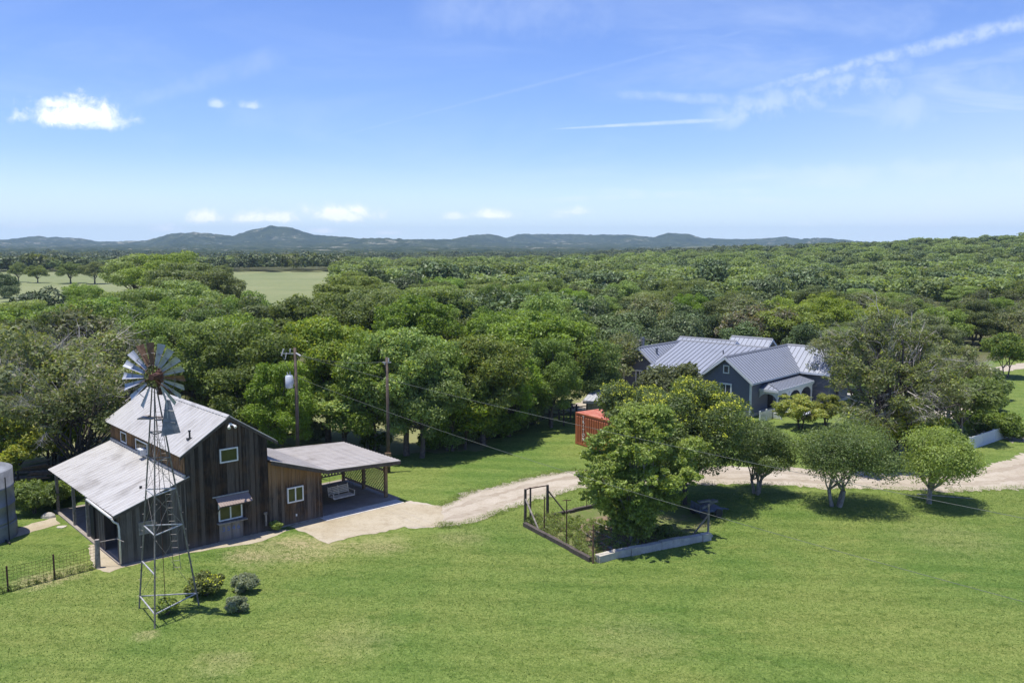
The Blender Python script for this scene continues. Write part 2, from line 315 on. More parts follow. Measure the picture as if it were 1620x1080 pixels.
def sidingmat():
    m, t, k = newmat('house_siding'); p = N(t, 'ShaderNodeBsdfPrincipled'); p.inputs['Roughness'].default_value = 0.6
    n = k.noise(objco(t), 3, 5, 0.6); k.link(k.mix(n, (0.095, 0.105, 0.14), (0.125, 0.135, 0.175)), p.inputs['Base Color']); finish(t, p); return m
M_siding = sidingmat()
def contmat():
    m, t, k = newmat('container_orange'); p = N(t, 'ShaderNodeBsdfPrincipled'); p.inputs['Roughness'].default_value = 0.55
    v = objco(t); n = k.noise(v, 1.6, 6, 0.7, 0.5); c = k.mix(k.ramp(n, 0.3, 0.6), (0.38, 0.105, 0.045), (0.47, 0.15, 0.07)); c = k.mix(k.ramp(n, 0.6, 0.75, 0, 0.7), c, (0.30, 0.05, 0.03))
    k.link(c, p.inputs['Base Color']); finish(t, p); return m
M_cont = contmat()
def conttop():
    m, t, k = newmat('container_roof_faded'); p = N(t, 'ShaderNodeBsdfPrincipled'); p.inputs['Roughness'].default_value = 0.7
    v = objco(t); n = k.noise(k.mapping(v, (0.6, 2.2, 1)), 1.6, 6, 0.65, 0.5); c = k.mix(k.ramp(n, 0.4, 0.62), (0.58, 0.25, 0.16), (0.46, 0.11, 0.07))
    k.link(c, p.inputs['Base Color']); finish(t, p); return m
M_conttop = conttop()
def hillmat():
    m, t, k = newmat('hill_scrub'); p = N(t, 'ShaderNodeBsdfPrincipled'); p.inputs['Roughness'].default_value = 0.95; p.inputs['Specular IOR Level'].default_value = 0.05
    v = geopos(t); a = k.noise(v, 0.0035, 7, 0.65, 0.4); b = k.noise(v, 0.012, 7, 0.75); f = k.noise(v, 0.03, 5, 0.8)
    c = k.mix(k.ramp(b, 0.35, 0.7), (0.018, 0.034, 0.012), (0.070, 0.088, 0.034))
    c = k.mix(k.ramp(k.math('ADD', k.math('MULTIPLY', a, 0.45), k.math('MULTIPLY', f, 0.55)), 0.55, 0.61, 0, 0.8), c, (0.40, 0.37, 0.28))
    k.link(c, p.inputs['Base Color']); finish(t, p, f, 1.0, 14); return m
M_hill = hillmat()

# ------------------------------------------------------------------ object helpers
def link(o): COL.objects.link(o); return o
def tag(o, label=None, cat=None, group=None, kind=None):
    if label: o['label'] = label
    if cat: o['category'] = cat
    if group: o['group'] = group
    if kind: o['kind'] = kind
    return o
def empty(name, loc=(0, 0, 0), rz=0.0, **kw):
    o = bpy.data.objects.new(name, None); link(o); o.location = loc; o.rotation_euler = (0, 0, rz); o.empty_display_size = 0.3
    return tag(o, **kw)
def raw_mesh(name, V, Fc, mats, smooth=False, midx=None):
    """V (n,3) array, Fc (m,4) array of quads"""
    me = bpy.data.meshes.new(name); V = np.asarray(V, np.float32); Fc = np.asarray(Fc, np.int32)
    me.vertices.add(len(V)); me.vertices.foreach_set('co', V.ravel())
    me.loops.add(Fc.size); me.loops.foreach_set('vertex_index', Fc.ravel())
    me.polygons.add(len(Fc)); me.polygons.foreach_set('loop_start', np.arange(0, Fc.size, Fc.shape[1], dtype=np.int32))
    for mt in mats: me.materials.append(mt)
    if midx is not None: me.polygons.foreach_set('material_index', np.asarray(midx, np.int32))
    if smooth: me.polygons.foreach_set('use_smooth', np.ones(len(Fc), bool))
    me.update(calc_edges=True); me.validate(); return me
class MB:
    def __init__(s): s.v = []; s.f = []
    def poly(s, pts): i = len(s.v); s.v += [tuple(p) for p in pts]; s.f.append(tuple(range(i, i + len(pts))))
    def hexa(s, a, b):                 # two quads (bottom, top) with the same winding
        i = len(s.v); s.v += [tuple(p) for p in a] + [tuple(p) for p in b]
        s.f += [(i + 3, i + 2, i + 1, i), (i + 4, i + 5, i + 6, i + 7)] + [(i + k, i + (k + 1) % 4, i + 4 + (k + 1) % 4, i + 4 + k) for k in range(4)]
    def box(s, x0, x1, y0, y1, z0, z1):
        s.hexa([(x0, y0, z0), (x1, y0, z0), (x1, y1, z0), (x0, y1, z0)], [(x0, y0, z1), (x1, y0, z1), (x1, y1, z1), (x0, y1, z1)])
    def tube(s, path, radii, n=6, cap=True):
        path = [Vector(p) for p in path]
        if isinstance(radii, (int, float)): radii = [radii] * len(path)
        base = len(s.v); up = Vector((0.13, 0.21, 0.97))
        for k, p in enumerate(path):
            t = (path[min(k + 1, len(path) - 1)] - path[max(k - 1, 0)]).normalized()
            a = t.cross(up)
            if a.length < 0.05: a = t.cross(Vector((1, 0, 0)))
            a.normalize(); b = t.cross(a)
            for j in range(n):
                an = 2 * math.pi * j / n; q = p + (a * math.cos(an) + b * math.sin(an)) * radii[k]; s.v.append(tuple(q))
        for k in range(len(path) - 1):
            for j in range(n):
                i0 = base + k * n + j; i1 = base + k * n + (j + 1) % n; s.f.append((i0, i1, i1 + n, i0 + n))
        if cap: s.f.append(tuple(base + j for j in reversed(range(n)))); s.f.append(tuple(base + (len(path) - 1) * n + j for j in range(n)))
    def bar(s, p, q, w, h=None):       # square bar
        h = h or w; p = Vector(p); q = Vector(q); t = (q - p).normalized(); a = t.cross(Vector((0, 0, 1)))
        if a.length < 0.05: a = Vector((1, 0, 0))
        a.normalize(); b = a.cross(t).normalized(); c = [(-1, -1), (1, -1), (1, 1), (-1, 1)]
        s.hexa([p + a * w / 2 * i + b * h / 2 * j for i, j in c], [q + a * w / 2 * i + b * h / 2 * j for i, j in c])
    def lathe(s, prof, cx=0, cy=0, n=32):
        base = len(s.v)
        for r, z in prof:
            for j in range(n): an = 2 * math.pi * j / n; s.v.append((cx + r * math.cos(an), cy + r * math.sin(an), z))
        for k in range(len(prof) - 1):
            for j in range(n): i0 = base + k * n + j; i1 = base + k * n + (j + 1) % n; s.f.append((i0, i1, i1 + n, i0 + n))
    def build(s, name, mat, parent=None, smooth=False, **kw):
        me = bpy.data.meshes.new(name); me.from_pydata(s.v, [], s.f); me.materials.append(mat)
        if smooth:
            for p in me.polygons: p.use_smooth = True
        me.update(); o = bpy.data.objects.new(name, me); link(o)
        if parent is not None: o.parent = parent
        return tag(o, **kw)
def fix_normals(o):
    import bmesh
    b = bmesh.new(); b.from_mesh(o.data); bmesh.ops.recalc_face_normals(b, faces=b.faces); b.to_mesh(o.data); b.free(); return o

rs = random.Random(7)
def smoothstep(a, b, x):
    t = np.clip((np.asarray(x, float) - a) / (b - a), 0, 1); return t * t * (3 - 2 * t)

# ------------------------------------------------------------------ terrain
def terrain(x, y):
    x = np.asarray(x, float); y = np.asarray(y, float); d = np.hypot(x, y)
    az = x / np.maximum(y, 1)
    rise = np.clip(-2.5 + (az - 0.05) * 29, -3, 15) * smoothstep(0.02, 0.2, az) + 0 * x
    val = -4.5 * smoothstep(485, 760, d) * (1 - smoothstep(.04, .16, az))
    return np.where(y > 0, smoothstep(330, 700, d) * rise + val, 0)
def grid_mesh(name, rad, ang, zf, mat, **kw):
    A_, R_ = np.meshgrid(ang, rad); X = R_ * np.sin(A_); Y = R_ * np.cos(A_); Z = zf(X, Y)
    V = np.stack([X, Y, Z], -1).reshape(-1, 3); nr, na = A_.shape
    i = np.arange(nr * na).reshape(nr, na)
    Fc = np.stack([i[:-1, :-1], i[:-1, 1:], i[1:, 1:], i[1:, :-1]], -1).reshape(-1, 4)[:, ::-1]
    me = raw_mesh(name, V, Fc, [mat], True); o = bpy.data.objects.new(name, me); link(o); return tag(o, **kw)
grid_mesh('ground', np.concatenate([[0.01, 5, 15, 30], np.geomspace(45, 8500, 90)]), np.linspace(-math.pi, math.pi, 241), terrain, M_ground, kind='structure')

def sheet(name, pts, z, mat, jag=0.0, seed=0, step=0.5):
    """flat ground sheet with an irregular edge"""
    r = random.Random(seed); out = []
    n = len(pts)
    for i in range(n):
        a = Vector((pts[i][0], pts[i][1])); b = Vector((pts[(i + 1) % n][0], pts[(i + 1) % n][1])); L = (b - a).length; m = max(1, int(L / step)) if jag else 1
        if L > 60: m = 1
        nn = Vector((-(b - a).y, (b - a).x)).normalized() if L > 0 else Vector((0, 0))
        for j in range(m):
            t = j / m; p = a.lerp(b, t); q = (r.gauss(0, jag) + jag * 1.6 * math.sin(p.x * 1.3 + p.y * 0.9) * math.sin(p.y * 0.6 - p.x * 0.33)) if jag else 0
            p = p + nn * q; out.append((p.x, p.y, z))
    me = bpy.data.meshes.new(name); import bmesh
    from mathutils.geometry import tessellate_polygon
    b = bmesh.new(); vs = [b.verts.new(p) for p in out]
    for t3 in tessellate_polygon([[Vector(p) for p in out]]):
        try: b.faces.new([vs[i] for i in t3])
        except ValueError: pass
    for fc in b.faces:
        fc.normal_update()
        if fc.normal.z < 0: fc.normal_flip()
    b.to_mesh(me); b.free(); me.materials.append(mat); o = bpy.data.objects.new(name, me); link(o); return tag(o, kind='structure')
def gp(*q): return [tuple(G(*p)[:2]) for p in q]
# lawn (everything mown) ---------------------------------------------
sheet('lawn', [(-90, 5), (90, 5), (110, 60)] + gp((1750, 600), (1620, 562), (1560, 572), (1480, 582), (1330, 590), (1250, 610), (1100, 640), (980, 652), (905, 651), (850, 668), (800, 690), (700, 704), (655, 712), (600, 722), (470, 716), (300, 716), (150, 720), (60, 745), (-60, 780)) + [(-70, 48)], 0.012, M_lawn, 0.12, 3, 0.8)
sheet('meadow', gp((330, 716), (440, 716), (600, 720), (760, 712), (800, 668), (700, 655), (560, 660), (420, 662), (330, 680)), 0.020, M_meadow, 0.25, 4)
sheet('meadow', gp((860, 655), (960, 652), (1010, 622), (980, 606), (860, 612), (800, 640)), 0.020, M_meadow, 0.2, 5)
sheet('meadow', gp((-80, 760), (60, 735), (150, 700), (140, 665), (-80, 670)), 0.024, M_meadow, 0.2, 15)
sheet('far_field', [(-420, 500), (-40, 500), (-20, 250), (-18, 125), (-120, 125), (-420, 300)], 0.05, M_field, 0.0, 6)
# roads ---------------------------------------------------------------
road_top = [(640, 795), (700, 800), (740, 779), (800, 765), (860, 750), (920, 744), (1000, 741), (1120, 738), (1200, 738), (1300, 742), (1400, 748), (1500, 748), (1560, 738), (1620, 718), (1760, 690)]
road_bot = [(1760, 772), (1620, 773), (1560, 776), (1500, 778), (1400, 774), (1300, 772), (1200, 766), (1120, 766), (1000, 768), (925, 772), (850, 791), (790, 812), (728, 833), (690, 834), (640, 834)]
sheet('dirt_road', gp(*road_top) + gp(*road_bot), 0.020, M_road, 0.13, 8, 0.22)
M_rut = groundmat('wheel_rut', ((0.37, 0.31, 0.235), (0.44, 0.38, 0.295), (0.30, 0.25, 0.17)), (0.3, 1.4, 8), 0.6)
xs_ = [700, 760, 820, 880, 940, 1000, 1060, 1120, 1180, 1240, 1300, 1360, 1420, 1480, 1540, 1600, 1680]
tx_, ty_ = zip(*road_top); bx_, by_ = zip(*road_bot[::-1])
def rfrac(x, f): a_ = np.interp(x, tx_, ty_); b_ = np.interp(x, bx_, by_); return (x, a_ + (b_ - a_) * f)
for k_, (f0, f1) in enumerate(((.24, .36), (.62, .75))): sheet('wheel_rut', gp(*[rfrac(x, f0) for x in xs_]) + gp(*[rfrac(x, f1) for x in xs_[::-1]]), 0.025, M_rut, .09, 40 + k_, .3)
sheet('dirt_road', gp((1290, 606), (1340, 588), (1450, 590), (1540, 586), (1620, 574), (1760, 560), (1760, 572), (1620, 583), (1540, 596), (1450, 604), (1340, 600)), 0.020, M_road, 0.12, 9, 0.5)
sheet('dirt_road', gp((1760, 700), (1620, 690), (1560, 640), (1480, 640), (1420, 655), (1450, 668), (1540, 660), (1600, 700)), 0.018, M_road, 0.12, 10, 0.4)
sheet('caliche_yard', gp((880, 650), (1000, 650), (1060, 640), (1050, 618), (990, 622), (920, 634)), 0.028, M_road, 0.12, 11, 0.4)
sheet('footpath', gp((20, 838), (60, 826), (92, 818), (95, 828), (60, 838), (20, 852)), 0.020, M_pad, 0.08, 12, 0.3)
pad = gp((455, 834), (480, 842), (519, 860), (560, 850), (640, 834), (700, 834), (700, 800), (650, 796), (618, 790)) + gp((510, 816))
sheet('caliche_pad', pad, 0.026, M_pad, 0.06, 13, 0.3)
sheet('wash', gp((150, 900), (172, 905), (200, 896), (300, 874), (400, 860), (460, 838), (440, 836), (300, 866), (200, 888), (158, 860), (140, 862)), 0.018, M_pad, 0.05, 14, 0.25)
ORD = ['third nearest', 'fourth nearest', 'fifth nearest', 'sixth nearest', 'nearest', 'farthest', 'seventh nearest', 'second nearest']
for q, rr in [((165, 838), .4), ((148, 842), .3), ((171, 850), .35), ((173, 862), .45), ((183, 869), .4), ((97, 834), .35), ((152, 851), .3), ((178, 856), .3)]:
    c = G(*q); mb = MB(); k = 7; pts = [(c.x + rr * rs.uniform(.7, 1.1) * math.cos(2 * math.pi * j / k), c.y + rr * rs.uniform(.5, .9) * math.sin(2 * math.pi * j / k)) for j in range(k)]
    mb.poly([(x, y, 0.05) for x, y in pts])
    for j in range(k): a, b = pts[j], pts[(j + 1) % k]; mb.poly([(a[0], a[1], 0), (b[0], b[1], 0), (b[0], b[1], .05), (a[0], a[1], .05)])
    mb.build('stepping_stone', M_stone, label='%s pale stepping stone in the grass beside the open side of the barn' % ORD.pop(0), cat='stepping stone', group='stepping stones along the barn lean-to')

# far hills -----------------------------------------------------------
def hills():
    prof = [(-500, 381), (-300, 378), (-100, 380), (0, 380), (60, 375), (130, 376.5), (160, 381), (230, 381), (275, 370), (320, 368), (372, 373), (400, 365), (430, 358.5), (465, 361), (500, 371), (560, 375), (640, 377), (715, 378), (745, 370.5), (780, 369.5), (800, 376), (820, 369.5), (860, 369.5), (930, 370), (1000, 371), (1030, 375), (1055, 368), (1085, 370), (1110, 376), (1180, 378), (1240, 375), (1262, 378), (1300, 376), (1330, 379), (1380, 383), (1700, 384), (2200, 380)]
    px = np.array([p[0] for p in prof], float); py = np.array([p[1] for p in prof], float)
    azp = (px - 810) / FX; elp = (383 - py) / FX
    ang = np.linspace(R(-42), R(42), 1500); rad = np.concatenate([np.linspace(900, 3000, 40), np.linspace(3060, 4600, 60), np.linspace(4700, 6400, 20)])
    A_, R_ = np.meshgrid(ang, rad); taz = np.tan(A_)
    el = np.interp(taz, azp, elp)
    dist = 3900 + 500 * np.sin(taz * 9) + 300 * np.sin(taz * 23 + 1)
    H = np.maximum(CH + el * dist / np.cos(A_) - 5, 6)
    r = np.random.default_rng(3)
    def nz(fx, fy, s):
        g = r.random((400, 400)); X = (R_ * np.sin(A_)) / fx % 399; Y = (R_ * np.cos(A_)) / fy % 399
        xi = X.astype(int); yi = Y.astype(int); fx_ = X - xi; fy_ = Y - yi
        a = g[xi, yi] * (1 - fx_) * (1 - fy_) + g[xi + 1, yi] * fx_ * (1 - fy_) + g[xi, yi + 1] * (1 - fx_) * fy_ + g[xi + 1, yi + 1] * fx_ * fy_
        return (a - 0.5) * s
    dd = R_ - dist + nz(330, 330, 320) + nz(110, 160, 110); up = smoothstep(-1500, 0, dd); st = smoothstep(-420, 0, dd); Z = H * (.35 * up + .65 * st)
    Z = np.where(R_ > dist + 120, H - 30 * smoothstep(0, 1200, R_ - dist), Z)
    Z += nz(14, 14, 7.0) + nz(60, 60, 3) + nz(260, 260, 14) * (up * (1 - up) * 4) + nz(30, 40, 6) * st
    Z[0] = -6
    V = np.stack([R_ * np.sin(A_), R_ * np.cos(A_), Z], -1).reshape(-1, 3); nr, na = A_.shape; i = np.arange(nr * na).reshape(nr, na)
    Fc = np.stack([i[:-1, :-1], i[:-1, 1:], i[1:, 1:], i[1:, :-1]], -1).reshape(-1, 4)[:, ::-1]
    o = bpy.data.objects.new('hills', raw_mesh('hills', V, Fc, [M_hill], False)); link(o); tag(o, kind='structure')
hills()

# ------------------------------------------------------------------ foliage
def leaf_cards(rng, blobs, n, size, up=0.25, zmin=None, fold=0.12, aspect=0.45, outw=0.7, inner=0.5, ref=None):
    """diamond leaves through clumps; blobs rows: x y z rx ry rz"""
    b = np.asarray(blobs, float); wgt = (b[:, 3] * b[:, 4] + b[:, 4] * b[:, 5]); wgt /= wgt.sum()
    k = rng.choice(len(b), n, p=wgt); d = rng.normal(size=(n, 3)); d /= np.linalg.norm(d, axis=1)[:, None]
    d[:, 2] = np.where(rng.random(n) < 0.35, np.abs(d[:, 2]), d[:, 2])
    # lumps on each clump
    lump = 1 + 0.16 * np.sin(d[:, 0] * 6 + k * 1.7) * np.sin(d[:, 1] * 7 + k) + 0.1 * np.sin(d[:, 2] * 11 + k * 2.3)
    rr = (inner + (1.06 - inner) * rng.random(n) ** 0.6) * lump
    p = b[k, :3] + d * rr[:, None] * b[k, 3:6]
    if zmin is not None: p[:, 2] = np.maximum(p[:, 2], zmin + rng.random(n) * 0.3)
    nr = d * outw + rng.normal(size=(n, 3)) * 0.55 + np.array([0, 0, up]); nr /= np.linalg.norm(nr, axis=1)[:, None]
    t = np.cross(nr, rng.normal(size=(n, 3))); t /= np.linalg.norm(t, axis=1)[:, None]; bi = np.cross(nr, t)
    s = (size * (0.55 + 0.9 * rng.random(n)))[:, None]
    V = np.stack([p + t * s, p + bi * s * aspect + nr * s * fold, p - t * s, p - bi * s * aspect + nr * s * fold], 1).reshape(-1, 3)
    return V
def cards_mesh(name, Vs, mats):
    V = np.concatenate(Vs); Fc = np.arange(len(V)).reshape(-1, 4); mi = np.concatenate([np.full(len(v) // 4, i) for i, v in enumerate(Vs)])
    return raw_mesh(name, V, Fc, mats, False, mi)
def crown_blobs(rng, c, rad, K, br, flat=0.8, low=-0.35, gap=0.0, layered=0.0):
    out = []
    for i in range(K):
        for _ in range(30):
            d = rng.normal(size=3); d /= np.linalg.norm(d)
            if d[2] > low: break
        q = rng.uniform(0.55, 0.86) if i > K * 0.18 else rng.uniform(0.1, 0.5)
        r = br * rng.uniform(0.65, 1.3); p = np.array(c) + d * np.array(rad) * q
        if layered: p[2] = round(p[2] / layered) * layered + rng.normal() * 0.15
        out.append([*p, r * rng.uniform(.9, 1.25), r * rng.uniform(.9, 1.25), r * flat * rng.uniform(.75, 1.1)])
    return np.array(out)
def limb(mb, rng, a, b, r0, r1, sag=0.15, n=5, seg=5):
    a = Vector(a); b = Vector(b); m = (a + b) / 2; L = (b - a).length
    m += Vector(rng.normal(size=3)) * L * 0.07 + Vector((0, 0, L * sag)) * (1 if b.z < a.z + L * 0.6 else 0.2)
    m = Vector((m.x * 0.8 + a.x * 0.2 + (b.x - a.x) * 0.12, m.y * 0.8 + a.y * 0.2 + (b.y - a.y) * 0.12, m.z))
    pts = []; rad = []
    for i in range(seg + 1):
        t = i / seg; p = a * (1 - t) ** 2 + m * 2 * t * (1 - t) + b * t * t
        if 0 < i < seg: p += Vector(rng.normal(size=3)) * L * 0.018
        pts.append(p); rad.append(r0 * (1 - t) + r1 * t)
    mb.tube(pts, rad, n); return pts
def twigs(mb, rng, p, d, L, r, depth, spread=0.6, n=3):
    d = Vector(d).normalized(); q = Vector(p); pts = [q.copy()]; rad = [r]
    for i in range(3):
        d = (d + Vector(rng.normal(size=3)) * 0.22).normalized(); q = q + d * L / 3; pts.append(q.copy()); rad.append(r * (1 - 0.28 * (i + 1)))
    mb.tube(pts, rad, n, cap=False)
    if depth > 0:
        for k in range(int(rng.integers(2, 5))):
            i = int(rng.integers(1, 4)); dd = (d + Vector(rng.normal(size=3)) * spread).normalized()
            twigs(mb, rng, pts[i], dd, L * rng.uniform(.5, .75), rad[i] * 0.7, depth - 1, spread, n)
class Proto: pass
def make_proto(seed, H, rad, c=None, K=26, br=1.5, n=9000, size=0.28, mat='oak', trunk_r=0.25, fork=0.3, stems=1, lean=(0, 0), flat=0.8, low=-0.35, up=0.25, bark=None, extra=None, limbs=10, dead=0, blobs=None, inner=0.5, sprays=0, layered=0.0, zmin=None, trunkz0=-0.2, stemspread=0.5, flowers=0, deadL=2.2, aspect=0.45, outw=0.7):
    rng = np.random.default_rng(seed); P = Proto(); P.H = H
    c = c or (lean[0], lean[1], H - rad[2])
    B = crown_blobs(rng, c, rad, K, br, flat, low, layered=layered) if blobs is None else np.array(blobs, float)
    if sprays:                       # long leafy shoots sticking out of the crown
        S = []
        for i in range(sprays):
            bb = B[rng.integers(len(B))]; d = rng.normal(size=3); d[2] = abs(d[2]) * 0.4 - 0.05; d /= np.linalg.norm(d)
            if np.dot(d[:2], bb[:2] - np.array(c)[:2]) < 0: d[:2] *= -1
            L = br * rng.uniform(.7, 1.35)
            for t in np.linspace(0.7, 1.0, 4): S.append([*(bb[:3] + d * L * t * np.array([1, 1, .9]) + [0, 0, -0.1 * t]), br * .2 * (1.4 - t), br * .2 * (1.4 - t), br * .16 * (1.4 - t)])
        B2 = np.concatenate([B, np.array(S)])
    else: B2 = B
    Vs = [leaf_cards(rng, B2, n, size, up, zmin, inner=inner, aspect=aspect, outw=outw)]; mats = [F[mat]]
    if extra: Vs.append(leaf_cards(rng, B2, int(n * extra[1]), size, up, zmin)); mats.append(F[extra[0]])
    if flowers:
        tops = B[B[:, 2] > np.quantile(B[:, 2], 0.5)].copy(); sp = []
        for i in range(flowers):
            t = tops[rng.integers(len(tops))]; d = rng.normal(size=3); d[2] = abs(d[2]) * 1.6 + .4; d /= np.linalg.norm(d); q = t[:3] + d * t[3:6] * 1.05; s = rng.uniform(.07, .19); sp.append([*q, s, s, s * 1.2])
        Vs.append(leaf_cards(rng, np.array(sp), flowers * 12, 0.05, 0.2, aspect=0.7)); mats.append(M_flower)
    P.crown = cards_mesh('crown', Vs, mats)
    mb = MB(); zf = H * fork
    for s in range(stems):
        a = 2 * math.pi * s / max(stems, 1) + rng.uniform(0, 1); off = 0.0 if stems == 1 else trunk_r * 1.3
        base = Vector((math.cos(a) * off, math.sin(a) * off, trunkz0)); sp = stemspread if stems > 1 else 0.06
        top = Vector((lean[0] * fork + math.cos(a) * sp * zf * .6, lean[1] * fork + math.sin(a) * sp * zf * .6, zf))
        mid = base.lerp(top, 0.5) + Vector(rng.normal(size=3)) * 0.06 * zf * .5
        r0 = trunk_r * (1 if stems == 1 else 0.75); mb.tube([base, base.lerp(mid, 0.12) + Vector((0, 0, .1)), mid, top], [r0 * 1.45, r0 * 1.05, r0 * 0.88, r0 * 0.72], 8)
        order = rng.permutation(len(B))[:max(3, limbs // stems)]
        for k in order:
            tgt = Vector(B[k, :3]); tgt = top.lerp(tgt, 0.95); pts = limb(mb, rng, top - Vector((0, 0, rng.uniform(0, .15) * zf)), tgt, r0 * rng.uniform(.3, .52), 0.025 + r0 * 0.06, 0.1)
            for j in range(2):
                q = B[rng.integers(len(B)), :3]; pp = pts[int(rng.integers(2, 4))]
                if (Vector(q) - pp).length < max(rad) * 0.9: limb(mb, rng, pp, Vector(q), r0 * 0.2, 0.02, 0.05, 4, 3)
    me = bpy.data.meshes.new('trunk'); me.from_pydata(mb.v, [], mb.f); me.materials.append(bark or M_bark)
    for p in me.polygons: p.use_smooth = True
    P.trunk = me; P.dead = None
    if dead:
        db = MB()
        for i in range(dead):
            bb = B[rng.integers(len(B))]; d = (Vector(bb[:3]) - Vector(c)); d.z += 1.0; d.normalize()
            p0 = Vector(c).lerp(Vector(bb[:3]), rng.uniform(.5, 1)); twigs(db, rng, p0, d, deadL * rng.uniform(.7, 1.3), 0.038, 3, 0.65, 3)
        me = bpy.data.meshes.new('bare_branches'); me.from_pydata(db.v, [], db.f); me.materials.append(M_dead); P.dead = me
    return P
def plant(P, name, loc, label, cat='tree', group=None, scale=1.0, rz=0.0, sz=None, trunk=True, foliage_name='crown'):
    e = empty(name, (loc[0], loc[1], loc[2] if len(loc) > 2 else 0), rz, label=label, cat=cat, group=group); e.scale = (scale, scale, sz or scale)
    if trunk and P.trunk: o = bpy.data.objects.new('trunk', P.trunk); link(o); o.parent = e
    o = bpy.data.objects.new(foliage_name, P.crown); link(o); o.parent = e
    if P.dead: o = bpy.data.objects.new('bare_branches', P.dead); link(o); o.parent = e
    return e


# ------------------------------------------------------------------ barn
A0 = Vector((-19.54, 41.95, 0)); BA = math.atan2(0.665, 0.747)
def BW(u, v, z=0.0): c, s = math.cos(BA), math.sin(BA); return Vector((A0.x + u * c - v * s, A0.y + u * s + v * c, z))
barn = empty('barn', A0, BA, label='dark weathered board barn with tin roofs, an open lean-to and a lattice carport', cat='barn')

def boards_u(mb, u0, u1, v, top, bot=0.0, w=0.24, th=0.03, out=-1, r=rs, batten=True):
    u = u0
    while u < u1 - 0.02:
        e = min(u + w * r.uniform(.8, 1.2), u1)
        if u1 - e < 0.06: e = u1
        j = r.uniform(0, .008); v0, v1 = v, v + out * (th + j); a, b = u + .004, e - .004
        tb = bot + (r.uniform(0, .05) if bot == 0 else 0)
        mb.hexa([(a, v1, tb), (b, v1, tb), (b, v0, tb), (a, v0, tb)], [(a, v1, top(a)), (b, v1, top(b)), (b, v0, top(b)), (a, v0, top(a))])
        if batten and e < u1: a, b = e - .028, e + .028; vv = v + out * (th + .010); mb.hexa([(a, vv + out * .018, tb), (b, vv + out * .018, tb), (b, vv, tb), (a, vv, tb)], [(a, vv + out * .018, top(a) - .005), (b, vv + out * .018, top(b) - .005), (b, vv, top(b) - .005), (a, vv, top(a) - .005)])
        u = e
def boards_v(mb, v0, v1, u, top, bot=0.0, w=0.24, th=0.03, out=-1, r=rs):
    v = v0
    while v < v1 - 0.02:
        e = min(v + w * r.uniform(.8, 1.2), v1); j = r.uniform(0, .008); a, b = v + .004, e - .004; u0, u1 = u, u + out * (th + j)
        mb.hexa([(u0, a, bot), (u1, a, bot), (u1, b, bot), (u0, b, bot)], [(u0, a, top), (u1, a, top), (u1, b, top), (u0, b, top)])
        if e < v1: a, b = e - .028, e + .028; uu = u + out * (th + .010); mb.box(min(uu, uu + out * .018), max(uu, uu + out * .018), a, b, bot, top - .005)
        v = e
def ribroof(mb, a, b, c, d, n, h=0.032, th=0.035):
    """a-b low edge, d-c high edge; ribs run up the slope"""
    a, b, c, d = map(Vector, (a, b, c, d)); nrm = (b - a).cross(d - a).normalized()
    if nrm.z < 0: nrm = -nrm
    pr = []
    for i in range(n):
        for s, k in ((0, 0), (.70, 0), (.77, 1), (.93, 1)): pr.append(((i + s) / n, k * h))
    pr.append((1, 0))
    lo = [a.lerp(b, s) + nrm * k for s, k in pr]; hi = [d.lerp(c, s) + nrm * k for s, k in pr]
    i0 = len(mb.v); mb.v += [tuple(p) for p in lo] + [tuple(p) for p in hi]; m = len(lo)
    for i in range(m - 1): mb.f.append((i0 + i, i0 + i + 1, i0 + m + i + 1, i0 + m + i))
    q = [p - nrm * th for p in (a, b, c, d)]
    mb.poly(q[::-1]); mb.poly([a, b, q[1], q[0]]); mb.poly([b, c, q[2], q[1]]); mb.poly([c, d, q[3], q[2]]); mb.poly([d, a, q[0], q[3]])

ZE, ZR, UE0, UE1, UR = 5.02, 6.80, 3.14, 8.62, 5.88
mtop = lambda u: ZE + (ZR - ZE) * (1 - abs(u - UR) / (UR - UE0)) - 0.05
lz = lambda u: 2.62 + (3.93 - 2.62) * (u + 0.25) / 3.88
UWL, UWR, DB = 3.45, 8.0, 11.9
mb = MB(); boards_u(mb, UWL, UR, 0, mtop); boards_u(mb, UR, UWR, 0, mtop); mb.build('wall', M_barn, barn, label='tall dark gable wall')
mb = MB(); boards_u(mb, 0.1, UWL, 0.0, lambda u: lz(u) - .05); mb.build('wall', M_barnlow, barn, label='greyer front wall of the lean-to')
mb = MB(); boards_v(mb, 0.03, DB, UWL, mtop(UWL), lz(UWL) - .02); mb.build('wall', M_barnside, barn, label='orange-brown board strip between the two roofs')
mb = MB(); boards_v(mb, 0.03, DB, UWL + .05, lz(UWL) - .05, 0); mb.build('wall', M_barnlow, barn)
mb = MB(); boards_v(mb, 0.03, DB, UWR, mtop(UWR), 0, out=1); mb.build('wall', M_barn, barn)
mb = MB(); boards_u(mb, UWL, UR, DB, mtop, out=1); boards_u(mb, UR, UWR, DB, mtop, out=1); mb.build('wall', M_barn, barn)
mb = MB(); mb.box(UWL + .1, UWR - .1, .1, DB - .1, 0.0, 4.9); mb.build('dark_core', M_dark, barn)  # solid block filling the barn; near-black colour stands in for the interior shade
